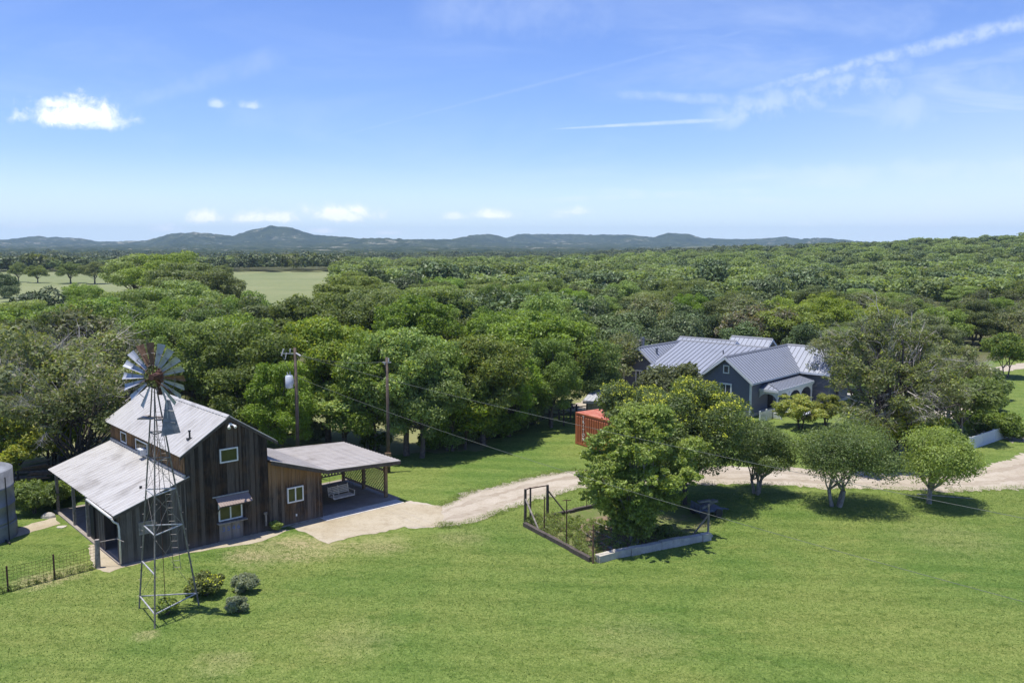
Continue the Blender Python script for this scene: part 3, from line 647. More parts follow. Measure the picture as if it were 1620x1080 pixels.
# lean-to side pieces
mb = MB(); boards_v(mb, 0.03, 0.35, 0.1, 2.6); mb.build('wall', M_barnlow, barn); mb = MB(); boards_v(mb, 2.5, 3.7, 0.1, 2.6); mb.build('wall', M_barnlow, barn, label='short grey wall piece on the open side')
mb = MB(); boards_u(mb, 0.15, UWL, 4.2, lambda u: lz(u) - .05, batten=False); mb.build('partition', M_barnlow, barn)
mb = MB(); mb.box(0.12, 0.3, 4.45, 5.1, 0, 2.3); mb.build('dark_doorway', M_dark, barn)  # slab in the open doorway; its near-black colour stands in for shade inside
for vv in (5.35, 7.9, 11.3):
    mb = MB(); mb.box(0.02, 0.17, vv, vv + .15, 0, 2.68); mb.build('post', M_timbergrey, barn)
mb = MB(); mb.box(-0.05, UWL, 0.02, 11.8, 0.0, 0.09); mb.build('floor', M_conc, barn)
mb = MB(); mb.box(0.02, 0.14, 0.02, 11.6, 2.48, 2.66); mb.build('beam', M_timberdark, barn)
# roofs
mb = MB(); ribroof(mb, (UE0, -.12, ZE), (UE0, 12.1, ZE), (UR, 12.1, ZR), (UR, -.12, ZR), 30); fix_normals(mb.build('roof', M_tin, barn, label='sunlit tin slope of the tall roof'))
mb = MB(); ribroof(mb, (UE1, -.12, ZE), (UE1, 12.1, ZE), (UR + .0, 12.1, ZR), (UR + .0, -.12, ZR), 30); fix_normals(mb.build('roof', M_tin, barn))
mb = MB(); mb.hexa([(UR - .16, -.14, ZR - .07), (UR, -.14, ZR + .035), (UR, 12.12, ZR + .035), (UR - .16, 12.12, ZR - .07)], [(UR - .16, -.14, ZR - .05), (UR, -.14, ZR + .055), (UR, 12.12, ZR + .055), (UR - .16, 12.12, ZR - .05)])
mb.hexa([(UR, -.14, ZR + .035), (UR + .16, -.14, ZR - .07), (UR + .16, 12.12, ZR - .07), (UR, 12.12, ZR + .035)], [(UR, -.14, ZR + .055), (UR + .16, -.14, ZR - .05), (UR + .16, 12.12, ZR - .05), (UR, 12.12, ZR + .055)]); mb.build('ridge_cap', M_tin, barn)
mb = MB()
for ua, ub in ((UE0, UR), (UE1, UR)):
    za, zb = ZE - .05, ZR - .05
    mb.hexa([(ua, -.11, za - .16), (ub, -.11, zb - .16), (ub, -.07, zb - .16), (ua, -.07, za - .16)], [(ua, -.11, za), (ub, -.11, zb), (ub, -.07, zb), (ua, -.07, za)])
mb.build('rake_board', M_timberdark, barn)
mb = MB(); ribroof(mb, (-.25, -.15, 2.62), (-.25, 11.7, 2.62), (3.60, 11.7, 3.92), (3.60, -.15, 3.92), 30); fix_normals(mb.build('roof', M_tin, barn, label='pale tin roof of the lean-to'))
mb = MB(); mb.box(3.32, 3.405, -.12, 11.7, 3.90, 4.02); mb.build('flashing', M_galv, barn)
mb = MB(); mb.hexa([(-.25, -.13, 2.42), (3.6, -.13, 3.72), (3.6, -.09, 3.72), (-.25, -.09, 2.42)], [(-.25, -.13, 2.58), (3.6, -.13, 3.88), (3.6, -.09, 3.88), (-.25, -.09, 2.58)]); mb.build('rake_board', M_timberdark, barn)
mb = MB(); mb.tube([(-.31, 3.9, 2.56), (-.31, -.05, 2.5)], .07, 8); mb.build('gutter', M_pvc, barn, True)
mb = MB(); mb.tube([(-.31, -.05, 2.48), (-.22, -.02, 2.3), (-.02, -.06, 2.15), (.02, -.07, 1.9), (.02, -.07, .1)], .05, 8); mb.build('downspout', M_pvc, barn, True)
# vent pipe, flood light
mb = MB(); zv = 5.02 + (4.1 - UE0) * .65; mb.tube([(4.1, 0.9, zv - .1), (4.1, 0.9, zv + .42)], .05, 8); mb.tube([(4.1, .9, zv + .40), (4.1, .9, zv + .47)], .075, 8); mb.box(3.95, 4.28, .8, 1.02, zv - .02, zv + .06); mb.build('vent_pipe', M_black, barn)
mb = MB(); zv = lz(1.7); mb.tube([(1.7, 1.6, zv - .05), (1.7, 1.6, zv + .12)], .07, 8); mb.build('vent_cap', M_black, barn)
mb = MB(); mb.box(5.86, 5.98, -.16, -.04, 6.28, 6.4); fl = mb.build('flood_light', M_white, barn)
for s in (-1, 1):
    mb = MB(); mb.tube([(5.92 + s * .06, -.14, 6.34), (5.92 + s * .15, -.24, 6.27), (5.92 + s * .18, -.36, 6.2)], [.03, .05, .085], 10); mb.build('lamp', M_white, fl)
def window_v0(parent, u0, u1, z0, z1, v=-.05, fr=.07, mull=1, fm=M_white, glass=M_glass, sill=False, gy=0.02):
    mb = MB(); y0, y1 = v - .055, v + .03
    mb.box(u0, u1, y0, y1, z1 - fr, z1); mb.box(u0, u1, y0, y1, z0, z0 + fr); mb.box(u0, u0 + fr, y0, y1, z0 + fr, z1 - fr); mb.box(u1 - fr, u1, y0, y1, z0 + fr, z1 - fr)
    f = mb.build('window', fm, parent)
    for i in range(mull):
        um = u0 + (u1 - u0) * (i + 1) / (mull + 1); mm = MB(); mm.box(um - .035, um + .035, y0 + .006, y1, z0 + fr, z1 - fr); mm.build('mullion', fm, f)
    mp = MB(); mp.box(u0 + fr, u1 - fr, v - .02, v + .01, z0 + fr, z1 - fr); mp.build('pane', glass, f)
    return f
window_v0(barn, 5.28, 6.30, 4.30, 5.06, mull=0)
window_v0(barn, 9.10, 10.10, 1.34, 2.22, v=-.08, mull=1)
window_v0(barn, 5.10, 6.42, 1.14, 2.12, mull=1)
f_ = window_v0(barn, 0.95, 1.7, 1.35, 2.0, mull=1, fm=M_timbergrey, glass=M_timbergrey)
# serving hatch: panel, counter, awning
mb = MB(); boards_u(mb, 5.1, 6.42, -.055, lambda u: 1.02, bot=.03, w=.16, th=.02, batten=False); pan = mb.build('serving_panel', M_panelwood, barn, label='paler board panel with faded blue lettering under the counter')
mb = MB(); mb.box(4.98, 6.60, -.36, -.05, 1.03, 1.09); mb.build('counter', M_timbergrey, barn)
mb = MB(); ribroof(mb, (4.95, -.66, 2.12), (6.80, -.66, 2.12), (6.80, -.06, 2.50), (4.95, -.06, 2.50), 12, .018, .02); aw = mb.build('awning', M_awning, barn); fix_normals(aw)
mb = MB(); mb.bar((5.0, -.62, 2.08), (5.0, -.06, 1.62), .05); mb.bar((6.75, -.62, 2.08), (6.75, -.06, 1.62), .05); mb.bar((4.95, -.64, 2.07), (6.8, -.64, 2.07), .05); mb.build('bracket', M_timberdark, aw)
mb = MB(); mb.box(4.80, 6.82, -.13, -.052, 2.50, 2.55); mb.build('flashing', M_galv, aw)
mb = MB(); mb.box(7.72, 7.80, -.16, -.06, .35, 1.05); mb.box(7.66, 7.84, -.15, -.06, 1.0, 1.12); mb.build('meter_box', M_timbergrey, barn)
def text_obj(name, txt, size, mat, parent, loc, rot, ext=0.004, vertical=False):
    cu = bpy.data.curves.new('txt', 'FONT'); cu.body = txt; cu.size = size; cu.extrude = ext; cu.align_x = 'CENTER'; cu.align_y = 'CENTER'
    if vertical: cu.space_line = 0.86
    t = bpy.data.objects.new('txt', cu); link(t); bpy.context.view_layer.update()
    me = bpy.data.meshes.new_from_object(t.evaluated_get(bpy.context.evaluated_depsgraph_get())); bpy.data.objects.remove(t)
    me.materials.clear(); me.materials.append(mat); o = bpy.data.objects.new(name, me); link(o); o.parent = parent; o.location = loc; o.rotation_euler = rot; return o
text_obj('lettering', '3 5 4 6', .36, M_bluepaint, pan, (5.76, -.088, .66), (R(90), 0, 0))
mb = MB(); mb.box(9.6, 9.68, -.10, -.05, .5, .62); mb.build('outlet', M_white, barn)
# windows in the strip wall (u = UWL)
def window_u(parent, v0, v1, z0, z1, u):
    mb = MB(); fr = .07; x0, x1 = u - .075, u
    mb.box(x0, x1, v0, v1, z1 - fr, z1); mb.box(x0, x1, v0, v1, z0, z0 + fr); mb.box(x0, x1, v0, v0 + fr, z0 + fr, z1 - fr); mb.box(x0, x1, v1 - fr, v1, z0 + fr, z1 - fr); f = mb.build('window', M_white, parent)
    mp = MB(); mp.box(u - .05, u - .02, v0 + fr, v1 - fr, z0 + fr, z1 - fr); mp.build('pane', M_glass, f); return f
window_u(barn, 8.85, 9.9, 4.08, 4.72, UWL)
wf = window_u(barn, 5.35, 7.3, 4.08, 4.72, UWL)
mb = MB(); mb.box(3.06, UWL - .06, 5.5, 6.05, 4.04, 4.38); mb.build('air_conditioner', M_white, wf)
mb = MB()
for i in range(7): mb.box(3.045, 3.06, 5.53, 6.02, 4.07 + i * .04, 4.085 + i * .04)
mb.build('grille', M_galvdull, wf)
# extension and carport
ez = lambda u: 4.05 - (4.05 - 2.92) * (u - 8.0) / 3.5 if u < 11.5 else 2.92 - .30 * (u - 11.5) / 5.1
UX, UC, DC = 11.33, 16.6, 6.3
mb = MB(); boards_u(mb, 8.02, UX, 0.0, lambda u: ez(u) - .14); mb.build('wall', M_barnext, barn, label='browner board wall of the low extension')
mb = MB(); boards_v(mb, .03, DC - .2, UX, 2.8, 0, out=1); mb.build('wall', M_barnext, barn)
mb = MB(); boards_u(mb, 8.02, UX, DC - .2, lambda u: ez(u) - .14, out=1); mb.build('wall', M_barnext, barn)
mb = MB(); mb.box(8.2, UX - .04, -.075, .0, .0, .10); mb.build('base_board', M_timbergrey, barn)
mb = MB(); ribroof(mb, (11.5, -.42, 2.92), (11.5, DC, 2.92), (8.05, DC, 4.05), (8.05, -.42, 4.05), 20); fix_normals(mb.build('roof', M_tintan, barn, label='upper slope of the low extension roof'))
mb = MB(); ribroof(mb, (UC, -.42, 2.62), (UC, DC, 2.62), (11.5, DC, 2.92), (11.5, -.42, 2.92), 20); fix_normals(mb.build('roof', M_tintan, barn, label='nearly flat tan tin roof of the carport'))
mb = MB()
for ua, ub in ((8.05, 11.5), (11.5, UC)): mb.hexa([(ua, -.40, ez(ua) - .24), (ub, -.40, ez(ub) - .24), (ub, -.35, ez(ub) - .24), (ua, -.35, ez(ua) - .24)], [(ua, -.40, ez(ua) - .045), (ub, -.40, ez(ub) - .045), (ub, -.35, ez(ub) - .045), (ua, -.35, ez(ua) - .045)])
mb.build('fascia', M_timberdark, barn)
mb = MB()
for vv in (.9, 3.5, 6.0): mb.box(11.6, UC - .05, vv - .02, vv + .1, 2.42, 2.58)
for k in range(7): uu = 12.2 + k * .68; mb.box(uu, uu + .05, -.3, DC - .05, 2.59, 2.66 if uu < 13.5 else 2.60)
mb.build('rafter', M_timberdark, barn)
for (pu, pv) in ((16.25, .82), (16.25, 3.4), (16.25, 5.95), (11.6, 5.95), (13.9, 5.95)):
    mb = MB(); mb.box(pu, pu + .18, pv, pv + .18, 0, 2.5); mb.build('post', M_timber, barn)
def lattice(mb, p0, p1, z0, z1, sp=.17, w=.055):
    p0 = Vector(p0); p1 = Vector(p1); L = (p1 - p0).length; d = (p1 - p0).normalized(); nrm = Vector((-d.y, d.x, 0)); Hh = z1 - z0
    for sgn, off in ((1, -.012), (-1, .012)):
        s = -Hh
        while s < L:
            a, b = s, s + Hh; za, zb = (z0, z1) if sgn > 0 else (z1, z0)
            t0 = max(0, -a / Hh) if a < 0 else 0; t1 = min(1, (L - a) / Hh)
            if t1 > t0 + .02:
                q0 = p0 + d * (a + Hh * t0) + nrm * off; q1 = p0 + d * (a + Hh * t1) + nrm * off
                q0.z = za + (zb - za) * t0; q1.z = za + (zb - za) * t1
                # thin strip facing outwards
                dirv_ = (q1 - q0).normalized(); side = nrm.cross(dirv_) * w / 2; th = nrm * .006
                mb.hexa([q0 - side - th, q0 + side - th, q0 + side + th, q0 - side + th], [q1 - side - th, q1 + side - th, q1 + side + th, q1 - side + th])
            s += sp * 1.414
mb = MB(); lattice(mb, (16.34, 1.0, 0), (16.34, 3.4, 0), .35, 2.42); lattice(mb, (16.34, 3.58, 0), (16.34, 5.95, 0), .35, 2.42); mb.box(16.28, 16.40, 1.0, 5.95, .27, .35); mb.box(16.26, 16.42, 1.0, 5.95, 1.72, 1.80); mb.build('lattice_panel', M_lattice, barn)
mb = MB(); lattice(mb, (11.75, 6.04, 0), (13.9, 6.04, 0), .6, 2.42); lattice(mb, (14.08, 6.04, 0), (16.25, 6.04, 0), .6, 2.42); mb.box(11.7, 16.3, 6.0, 6.08, .52, .60); mb.build('lattice_panel', M_lattice, barn)
mb = MB(); mb.box(11.2, 16.9, .15, 6.4, .0, .06); o = mb.build('carport_floor', M_conc, None, kind='structure'); o.location = A0; o.rotation_euler = (0, 0, BA)
mb = MB(); mb.box(11.2, 16.6, -.75, .14, .0, .045); o = mb.build('carport_apron', M_concwhite, None, kind='structure'); o.location = A0; o.rotation_euler = (0, 0, BA)
# porch swing hanging in the carport
sw = empty('porch_swing', BW(13.75, 1.9, 0), BA + R(3), label='slatted wooden bench swing hanging in the carport', cat='porch swing')
mb = MB()
for k in range(6): mb.box(-.75, .75, -.28 + k * .095, -.28 + k * .095 + .07, .45, .475)
mb.bar((-.75, -.3, .43), (.75, -.3, .43), .06); mb.build('seat', M_swing, sw)
mb = MB()
for k in range(5): mb.box(-.75, .75, .30 + k * .025, .325 + k * .025, .55 + k * .095, .615 + k * .095)
mb.bar((-.72, .29, .43), (-.72, .45, 1.05), .05); mb.bar((.72, .29, .43), (.72, .45, 1.05), .05); mb.bar((0, .29, .43), (0, .45, 1.05), .05); mb.build('backrest', M_swing, sw)
for s in (-1, 1):
    mb = MB(); mb.bar((s * .76, -.3, .70), (s * .76, .36, .72), .06, .04); mb.bar((s * .76, -.28, .43), (s * .76, -.28, .70), .05); mb.build('armrest', M_swing, sw)
    mb = MB(); mb.tube([(s * .77, -.28, .70), (s * .77, .1, 1.4), (s * .77, .1, 2.5)], .009, 4); mb.tube([(s * .77, .4, .9), (s * .77, .1, 1.4)], .009, 4); mb.build('chain', M_black, sw)
# junk inside the lean-to
e = empty('chest_freezer', BW(.9, 1.2, .09), BA, label='pale chest standing inside the lean-to doorway', cat='chest'); mb = MB(); mb.box(-.5, .5, -.3, .3, 0, .8); mb.build('body', M_timbergrey, e); mb = MB(); mb.box(-.52, .52, -.32, .32, .81, .88); mb.build('lid', M_white, e)
# ------------------------------------------------------------------ windmill
wm = empty('windmill', (-15.08, 36.25, 0), 0, label='old steel farm windmill with rusty blades and a drooping tail', cat='windmill')
legs = [Vector((0.18, -1.45, 0)), Vector((-1.32, 0.55, 0)), Vector((1.18, 0.90, 0))]
ZT = 9.9; topp = [Vector((0.08, -.10, ZT)), Vector((-.09, .05, ZT)), Vector((.08, .10, ZT))]
lp = lambda i, z: legs[i].lerp(topp[i], z / ZT)
for i in range(3):
    mb = MB(); a, b = lp(i, -.1), lp(i, ZT); mb.tube([a, lp(i, 5), b], [.040, .036, .030], 6)
    for k in range(9): z = .6 + k * .75; mb.tube([lp(i, z) , lp(i, z) + Vector((.1 if i != 1 else -.1, 0, 0))], .012, 4)
    mb.build('leg', M_legmet, wm)
for z in (.58, 2.2, 3.82, 5.46, 6.85, 8.0):
    for i, j in ((0, 1), (0, 2), (1, 2)):
        if z == 2.2 and (i, j) != (0, 1): continue
        mb = MB(); mb.bar(lp(i, z), lp(j, z), .05 if z < 6 else .035, .04); mb.build('girt', M_galv if z < 6 else M_legmet, wm)
mb = MB(); zz = (.58, 3.82, 5.46, 6.85, 8.0)
for k in range(len(zz) - 1):
    for i, j in ((0, 1), (0, 2), (1, 2)):
        if k == 0 and i == 0: continue
        mb.tube([lp(i, zz[k]), lp(j, zz[k + 1])], .008, 4); mb.tube([lp(j, zz[k]), lp(i, zz[k + 1])], .008, 4)
mb.build('brace_rod', M_legmet, wm)
mb = MB(); l0 = Vector((.30, .92, 1.6)); l1 = Vector((.05, .22, 9.0)); sd_ = Vector((.15, .02, 0)); mb.tube([l0 - sd_, l1 - sd_ * .7], .013, 5); mb.tube([l0 + sd_, l1 + sd_ * .7], .013, 5)
for k in range(24): t = (k + .5) / 24; p = l0.lerp(l1, t); q = sd_ * (1 - .3 * t); mb.tube([p - q, p + q], .009, 4)
mb.build('ladder', M_legmet, wm)
mb = MB(); mb.tube([(0, .1, 9.6), (0.02, .1, 5), (0.03, .1, .05)], .014, 5); mb.build('pump_rod', M_rustdark, wm)
mb = MB(); mb.box(-.62, .02, -.32, -.12, 8.62, 8.67); mb.box(-.55, .22, .10, .32, 8.60, 8.65); mb.box(-.5, -.3, -.3, .3, 8.66, 8.71); mb.box(.1, .34, -.25, .28, 8.56, 8.60); mb.build('platform', M_timbergrey, wm)
HUB = Vector((.19, -.42, 10.44)); yaw = R(-12)
wh = MB(); ax = Vector((math.sin(yaw), -math.cos(yaw), .02)).normalized(); ex = ax.cross(Vector((0, 0, 1))).normalized() * -1; ez_ = Vector((0, 0, 1))
ex = Vector((math.cos(yaw), math.sin(yaw), 0))
def wp(r, a, o=0.0): return HUB + ex * (r * math.sin(a)) + ez_ * (r * math.cos(a)) + ax * o
wh.tube([HUB - ax * .30, HUB + ax * .16], [.17, .13], 12)
for k in range(6):
    a = R(8 + k * 60)
    if k == 3: continue
    wh.tube([wp(.1, a, .1), wp(1.05, a, .0)], .016, 4); wh.tube([wp(.1, a, -.2), wp(1.02, a, -.02)], .014, 4)
wheel = wh.build('wheel', M_rustdark, wm)
for rad_, a0, a1 in ((1.0, -150, 142), (.50, -160, 150)):
    mb = MB(); n_ = 46; mb.tube([wp(rad_, R(a0 + (a1 - a0) * i / n_), .0) for i in range(n_ + 1)], .014, 5); mb.build('rim', M_timbergrey, wheel)
angs = [-155, -130, -109, -90, -68, -46, -23.5, -2.5, 17, 37, 56, 74, 90.5, 106, 123, 139]
for i, a in enumerate(angs):
    a = R(a); r0, r1 = .46, 1.44; w0, w1 = .065, .160; rows = []; bent = rs.uniform(-.03, .03)
    for r_, w_ in ((r0, w0), ((r0 + r1) / 2, (w0 + w1) / 2), (r1, w1)):
        row = []
        for s in (-1, -.33, .33, 1):
            tilt = -s * w_ * .50; cur = .035 * (1 - s * s)
            p = wp(r_, a) + (ex * math.cos(a) - ez_ * math.sin(a)) * (s * w_ * .84) + ax * (tilt - cur + bent * r_); row.append(p)
        rows.append(row)
    mb = MB()
    for r_ in range(2):
        for c in range(3): mb.poly([rows[r_][c], rows[r_][c + 1], rows[r_ + 1][c + 1], rows[r_ + 1][c]]); q = ax * -.006; mb.poly([rows[r_ + 1][c] + q, rows[r_ + 1][c + 1] + q, rows[r_][c + 1] + q, rows[r_][c] + q])
    rusty = i in (6, 7, 12)
    b = mb.build('blade', M_rust if rusty else M_blade, wheel)
    if rusty: b['label'] = 'rusty brown blade'
mb = MB(); gb = HUB - ax * .42; mb.tube([gb + Vector((0, 0, -.5)), gb + Vector((0, 0, -.15)), gb + Vector((0, 0, .22))], [.07, .2, .15], 10); mb.tube([gb + Vector((-.16, 0, -.3)), gb + Vector((-.05, .1, .34)), gb + Vector((.14, 0, .1))], .045, 6); mb.tube([gb + Vector((.0, 0, -.8)), gb + Vector((.0, 0, -.3))], .09, 8); mb.build('gearbox', M_rustdark, wm)
tv = [Vector((.50, -.05, 9.42)), Vector((.68, -.02, 9.40)), Vector((1.10, -.12, 8.02)), Vector((.34, -.30, 7.90)), Vector((.40, -.22, 8.6))]
mb = MB(); nv = (tv[1] - tv[0]).cross(tv[3] - tv[0]).normalized() * .012
A_ = [tv[0], tv[1], tv[2], tv[3]]; mb.hexa([p - nv for p in A_], [p + nv for p in A_]); tail = mb.build('tail_vane', M_galvdull, wm)
mb = MB(); mb.tube([gb + Vector((.08, 0, 0)), Vector((.38, -.1, 9.95)), Vector((.55, -.08, 9.3)), Vector((.62, -.16, 8.2))], [.05, .045, .04, .025], 6); mb.build('tail_bone', M_galv, tail)
for z0_, z1_ in ((9.0, 8.95), (8.5, 8.45), (8.1, 8.06)): mb = MB(); mb.tube([(.45, -.2, z0_), (.9, -.12, z1_)], .014, 4); mb.build('stiffener', M_galvdull, tail)
# ------------------------------------------------------------------ tank, left fence, logs
tk = empty('water_tank', (-29.2, 45.9, 0), 0, label='round grey ringed water tank cut by the left edge of the picture', cat='water tank')
mb = MB(); mb.lathe([(0, 3.55), (1.55, 3.60), (1.9, 3.62), (1.95, 3.8), (2.0, 3.78), (2.0, 2.9), (2.03, 2.88), (2.03, 2.82), (2.0, 2.8), (2.0, 1.95), (2.03, 1.93), (2.03, 1.87), (2.0, 1.85), (2.0, 1.05), (2.03, 1.03), (2.03, .97), (2.0, .95), (2.0, 0)], 0, 0, 48); mb.build('shell', M_tank, tk, True)
mb = MB(); mb.lathe([(2.02, .0), (2.06, .0), (2.06, .85), (2.015, .9)], 0, 0, 48); mb.build('base_render', M_tank, tk)
mb = MB(); mb.tube([(2.04, -.3, 3.5), (2.06, -.3, 0)], .03, 6); mb.tube([(1.98, -.5, .1), (2.5, -1.0, .08)], .05, 6); mb.build('pipe', M_black, tk)
def wirefence(name, pts, h, label, post_h, meshstep=.16, rows=8, postmat=M_rustdark, wire=.007, posts=True):
    e = empty(name, pts[0], 0, label=label, cat='wire fence'); o0 = Vector(pts[0])
    mb = MB()
    for a, b in zip(pts[:-1], pts[1:]):
        a = Vector(a) - o0; b = Vector(b) - o0; L = (b - a).length
        for r_ in range(rows): z = .06 + (h - .06) * r_ / (rows - 1); mb.tube([a + Vector((0, 0, z)), (a + b) / 2 + Vector((0, 0, z - .02)), b + Vector((0, 0, z))], wire, 3, False)
        for k in range(int(L / meshstep)): p = a.lerp(b, k * meshstep / L); mb.tube([p + Vector((0, 0, .06)), p + Vector((0, 0, h))], wire * .8, 3, False)
    mb.build('wire_mesh', M_rustdark, e)
    if posts:
        for i, p in enumerate(pts): mb = MB(); q = Vector(p) - o0; mb.bar(q + Vector((0, 0, -.1)), q + Vector((0, 0, post_h)), .06); mb.build('post', postmat, e)
    return e
pA = G(155, 898); pB = G(13, 936); pC = pB + (pB - pA) * 1.2
e = wirefence('wire_fence', [tuple(pA), tuple(pA.lerp(pB, .5)), tuple(pB), tuple(pC)], 1.15, 'low rusty wire mesh fence running left from the barn corner', 1.25)
mb = MB(); mb.tube([(0, 0, -.1), (.02, 0, 1.45)], [.13, .115], 9); mb.build('corner_post', M_timbergrey, e)
mb = MB(); mb.tube([(-.05, .05, 1.28), (.9, .2, 1.42), (1.4, -.1, 1.38)], .02, 5); mb.build('rail', M_timbergrey, e)
# weeds under the wire: grows with the fence line
def strip_blobs(pts, r, h, n, rng):
    out = []
    for _ in range(n):
        i = rng.integers(len(pts) - 1); p = Vector(pts[i]).lerp(Vector(pts[i + 1]), rng.random()); s = r * rng.uniform(.5, 1.2); out.append([p.x + rng.normal() * r * .4, p.y + rng.normal() * r * .4, h * .4, s, s, h * rng.uniform(.4, 1)])
    return np.array(out)
def stuff_leaves(name, blobs, n, size, mats, label, cat, seed=0, zmin=0.01, aspect=.3):
    rng = np.random.default_rng(seed); Vs = []
    for i, (m_, fr) in enumerate(mats): Vs.append(leaf_cards(rng, blobs, int(n * fr), size, 0.1, zmin, aspect=aspect, outw=.3))
    o = bpy.data.objects.new(name, cards_mesh(name, Vs, [m_ for m_, _ in mats])); link(o); return tag(o, label, cat, kind='stuff')
rg = np.random.default_rng(11)
stuff_leaves('weeds', strip_blobs([pA, pB, pC], .10, .09, 130, rg), 2600, .045, [(F['oak'], 1)], 'dark weeds growing along the foot of the left wire fence', 'weeds', 1)
# stacked lumber behind the tank
lg = empty('lumber_pile', G(28, 757), R(24), label='pile of old grey planks and logs under the trees behind the tank', cat='lumber pile')
for k in range(9):
    mb = MB(); y = -1.0 + k * .28; z = .25 + .12 * (k % 3) + (.3 if 2 < k < 6 else 0); l0 = rs.uniform(-2.6, -1.8); mb.bar((l0, y, z), (l0 + rs.uniform(3.6, 4.6), y + rs.uniform(-.5, .5), z + rs.uniform(-.1, .35)), .22, .09); mb.build('plank', M_timbergrey if k % 2 else M_timber, lg)
for bx_ in (-1.7, 1.35): mb = MB(); mb.bar((bx_, -.9, .08), (bx_ + .2, 1.4, .08), .2); mb.build('bearer', M_timberdark, lg)
sr = empty('scrap_roof', G(10, 752) + Vector((-1.5, 2.5, 0)), R(15), label='low lean shelter with bright sheet roof at the left edge under the trees', cat='shelter')
mb = MB(); ribroof(mb, (-2.5, -1.4, 1.5), (3.2, -1.4, 1.3), (3.2, 1.2, 2.0), (-2.5, 1.2, 2.2), 16); mb.build('roof', M_tin, sr)
for px_, py_ in ((-2.3, -1.2), (3.0, -1.2), (-2.3, 1.0), (3.0, 1.0)): mb = MB(); mb.box(px_, px_ + .12, py_, py_ + .12, 0, 1.35 if py_ < 0 else 1.9); mb.build('post', M_timberdark, sr)
mb = MB(); c = G(77, 818); mb.lathe([(0, .34), (.2, .3), (.36, .16), (.4, 0)], 0, 0, 7); o = mb.build('boulder', M_block, label='pale boulder lying by the back corner of the lean-to', cat='boulder'); o.location = c; o.scale = (1.1, .8, .9)
e = empty('cut_slab', G(52, 757) + Vector((1.0, 0, 0)), R(10), label='flat pale plywood sheet lying on blocks behind the tank', cat='wooden sheet'); mb = MB(); mb.box(-1.1, 1.1, -.55, .55, .42, .47); mb.build('sheet', M_timber, e); mb = MB(); mb.box(-.9, -.7, -.4, .4, 0, .42); mb.box(.7, .9, -.4, .4, 0, .42); mb.build('block', M_timberdark, e)

# ------------------------------------------------------------------ poles, wires
def pole(loc, h, label, cross=False):
    e = empty('utility_pole', loc, 0, label=label, cat='utility pole', group=None)
    mb = MB(); mb.tube([(0, 0, -.2), (0.02, 0, h * .5), (0, 0, h)], [.14, .115, .09], 9); mb.build('pole', M_pole, e, True); return e
P1 = D(469, 640, 57.5); P1.z = 0; z1 = D(464, 550, 57.5).z
p1 = pole(P1, z1, 'brown utility pole with grey transformer standing behind the carport')
mb = MB(); mb.lathe([(0, .98), (.2, .97), (.3, .92), (.3, .05), (.26, 0), (0, 0)], -.44, -.05, 20); tr_ = mb.build('transformer', M_transf, p1, True); tr_.location = (-.05, 0, z1 - 2.7); tr_.scale = (.85, .85, .9)
mb = MB(); mb.tube([(-.36, -.05, .96), (-.36, -.05, 1.25)], [.05, .03], 8); mb.tube([(-.52, -.05, .96), (-.60, -.05, 1.2)], [.05, .03], 8); mb.box(-.18, -.08, -.06, .06, .3, .7); mb.build('bushing', M_porc, tr_)
mb = MB(); mb.bar((0, 0, z1 - .4), (-.85, -.2, z1 - .35), .05); mb.tube([(-.85, -.2, z1 - .5), (-.7, -.2, z1 - .05)], [.05, .05], 6); mb.tube([(-.62, -.2, z1 - .75), (-.5, -.2, z1 - .3)], .035, 6); mb.tube([(-.3, -.1, z1 - .3), (-.28, -.1, z1 - .05)], .05, 6); mb.build('cutout_arm', M_porc, p1)
mb = MB(); mb.tube([(.08, -.05, z1 - .35), (.42, -.22, z1 - .52)], [.05, .07], 8); mb.build('insulator', M_porc, p1)
mb = MB(); mb.tube([(-.8, -.2, z1 - .45), (-.6, -.25, z1 - .95), (-.4, -.08, z1 - 1.55)], .012, 4); mb.tube([(.12, 0, z1 - 2.0), (.16, -.02, z1 - 3.2), (.13, 0, z1 - 5)], .012, 4); mb.build('jumper_wire', M_cable, p1)
P2v = D(614, 700, 59.6); P2v.z = 0; z2 = D(610, 565, 59.6).z
p2 = pole(P2v, z2, 'bare utility pole among the trees to the right of the carport')
mb = MB(); mb.tube([(.12, -.05, z2 - .3), (.14, -.05, z2 - .05)], .05, 6); mb.tube([(-.12, -.05, z2 - .5), (-.2, -.08, z2 - .3)], .05, 6); mb.bar((-.3, -.05, z2 - .35), (.3, -.05, z2 - .35), .06); mb.build('insulator', M_porc, p2)
mb = MB(); mb.box(-.22, .22, -.24, -.12, .5, 1.45); mb.build('meter_box', M_timber, p2)
def wire(a, b, sag, label, r=.0075):
    a = Vector(a); b = Vector(b); mb = MB(); n = 40
    mb.tube([a.lerp(b, i / n) - Vector((0, 0, 4 * sag * (i / n) * (1 - i / n))) - a for i in range(n + 1)], r, 5); o = mb.build('power_line', M_cable, label=label, cat='power line'); o.location = a
wire(P1 + Vector((.42, -.2, z1 - .5)), D(1735, 842, 23), .35, 'upper power line running from the pole top across the trees to the right')
wire(P1 + Vector((.12, -.1, z1 - 1.95)), D(1720, 978, 22), .55, 'lower power line running from beside the transformer down across the lawn')
wire(P1 + Vector((0, 0, z1 - .4)), P2v + Vector((-.2, 0, z2 - .3)), .3, 'short power line between the two utility poles', .01)

# ------------------------------------------------------------------ shipping container, shed, pen
CL = Vector((.56, -.83, 0)).normalized(); CA = math.atan2(CL.y, CL.x)
ct = empty('shipping_container', G(910, 702), CA, label='orange shipping container with white vertical lettering behind the flowering tree', cat='shipping container')
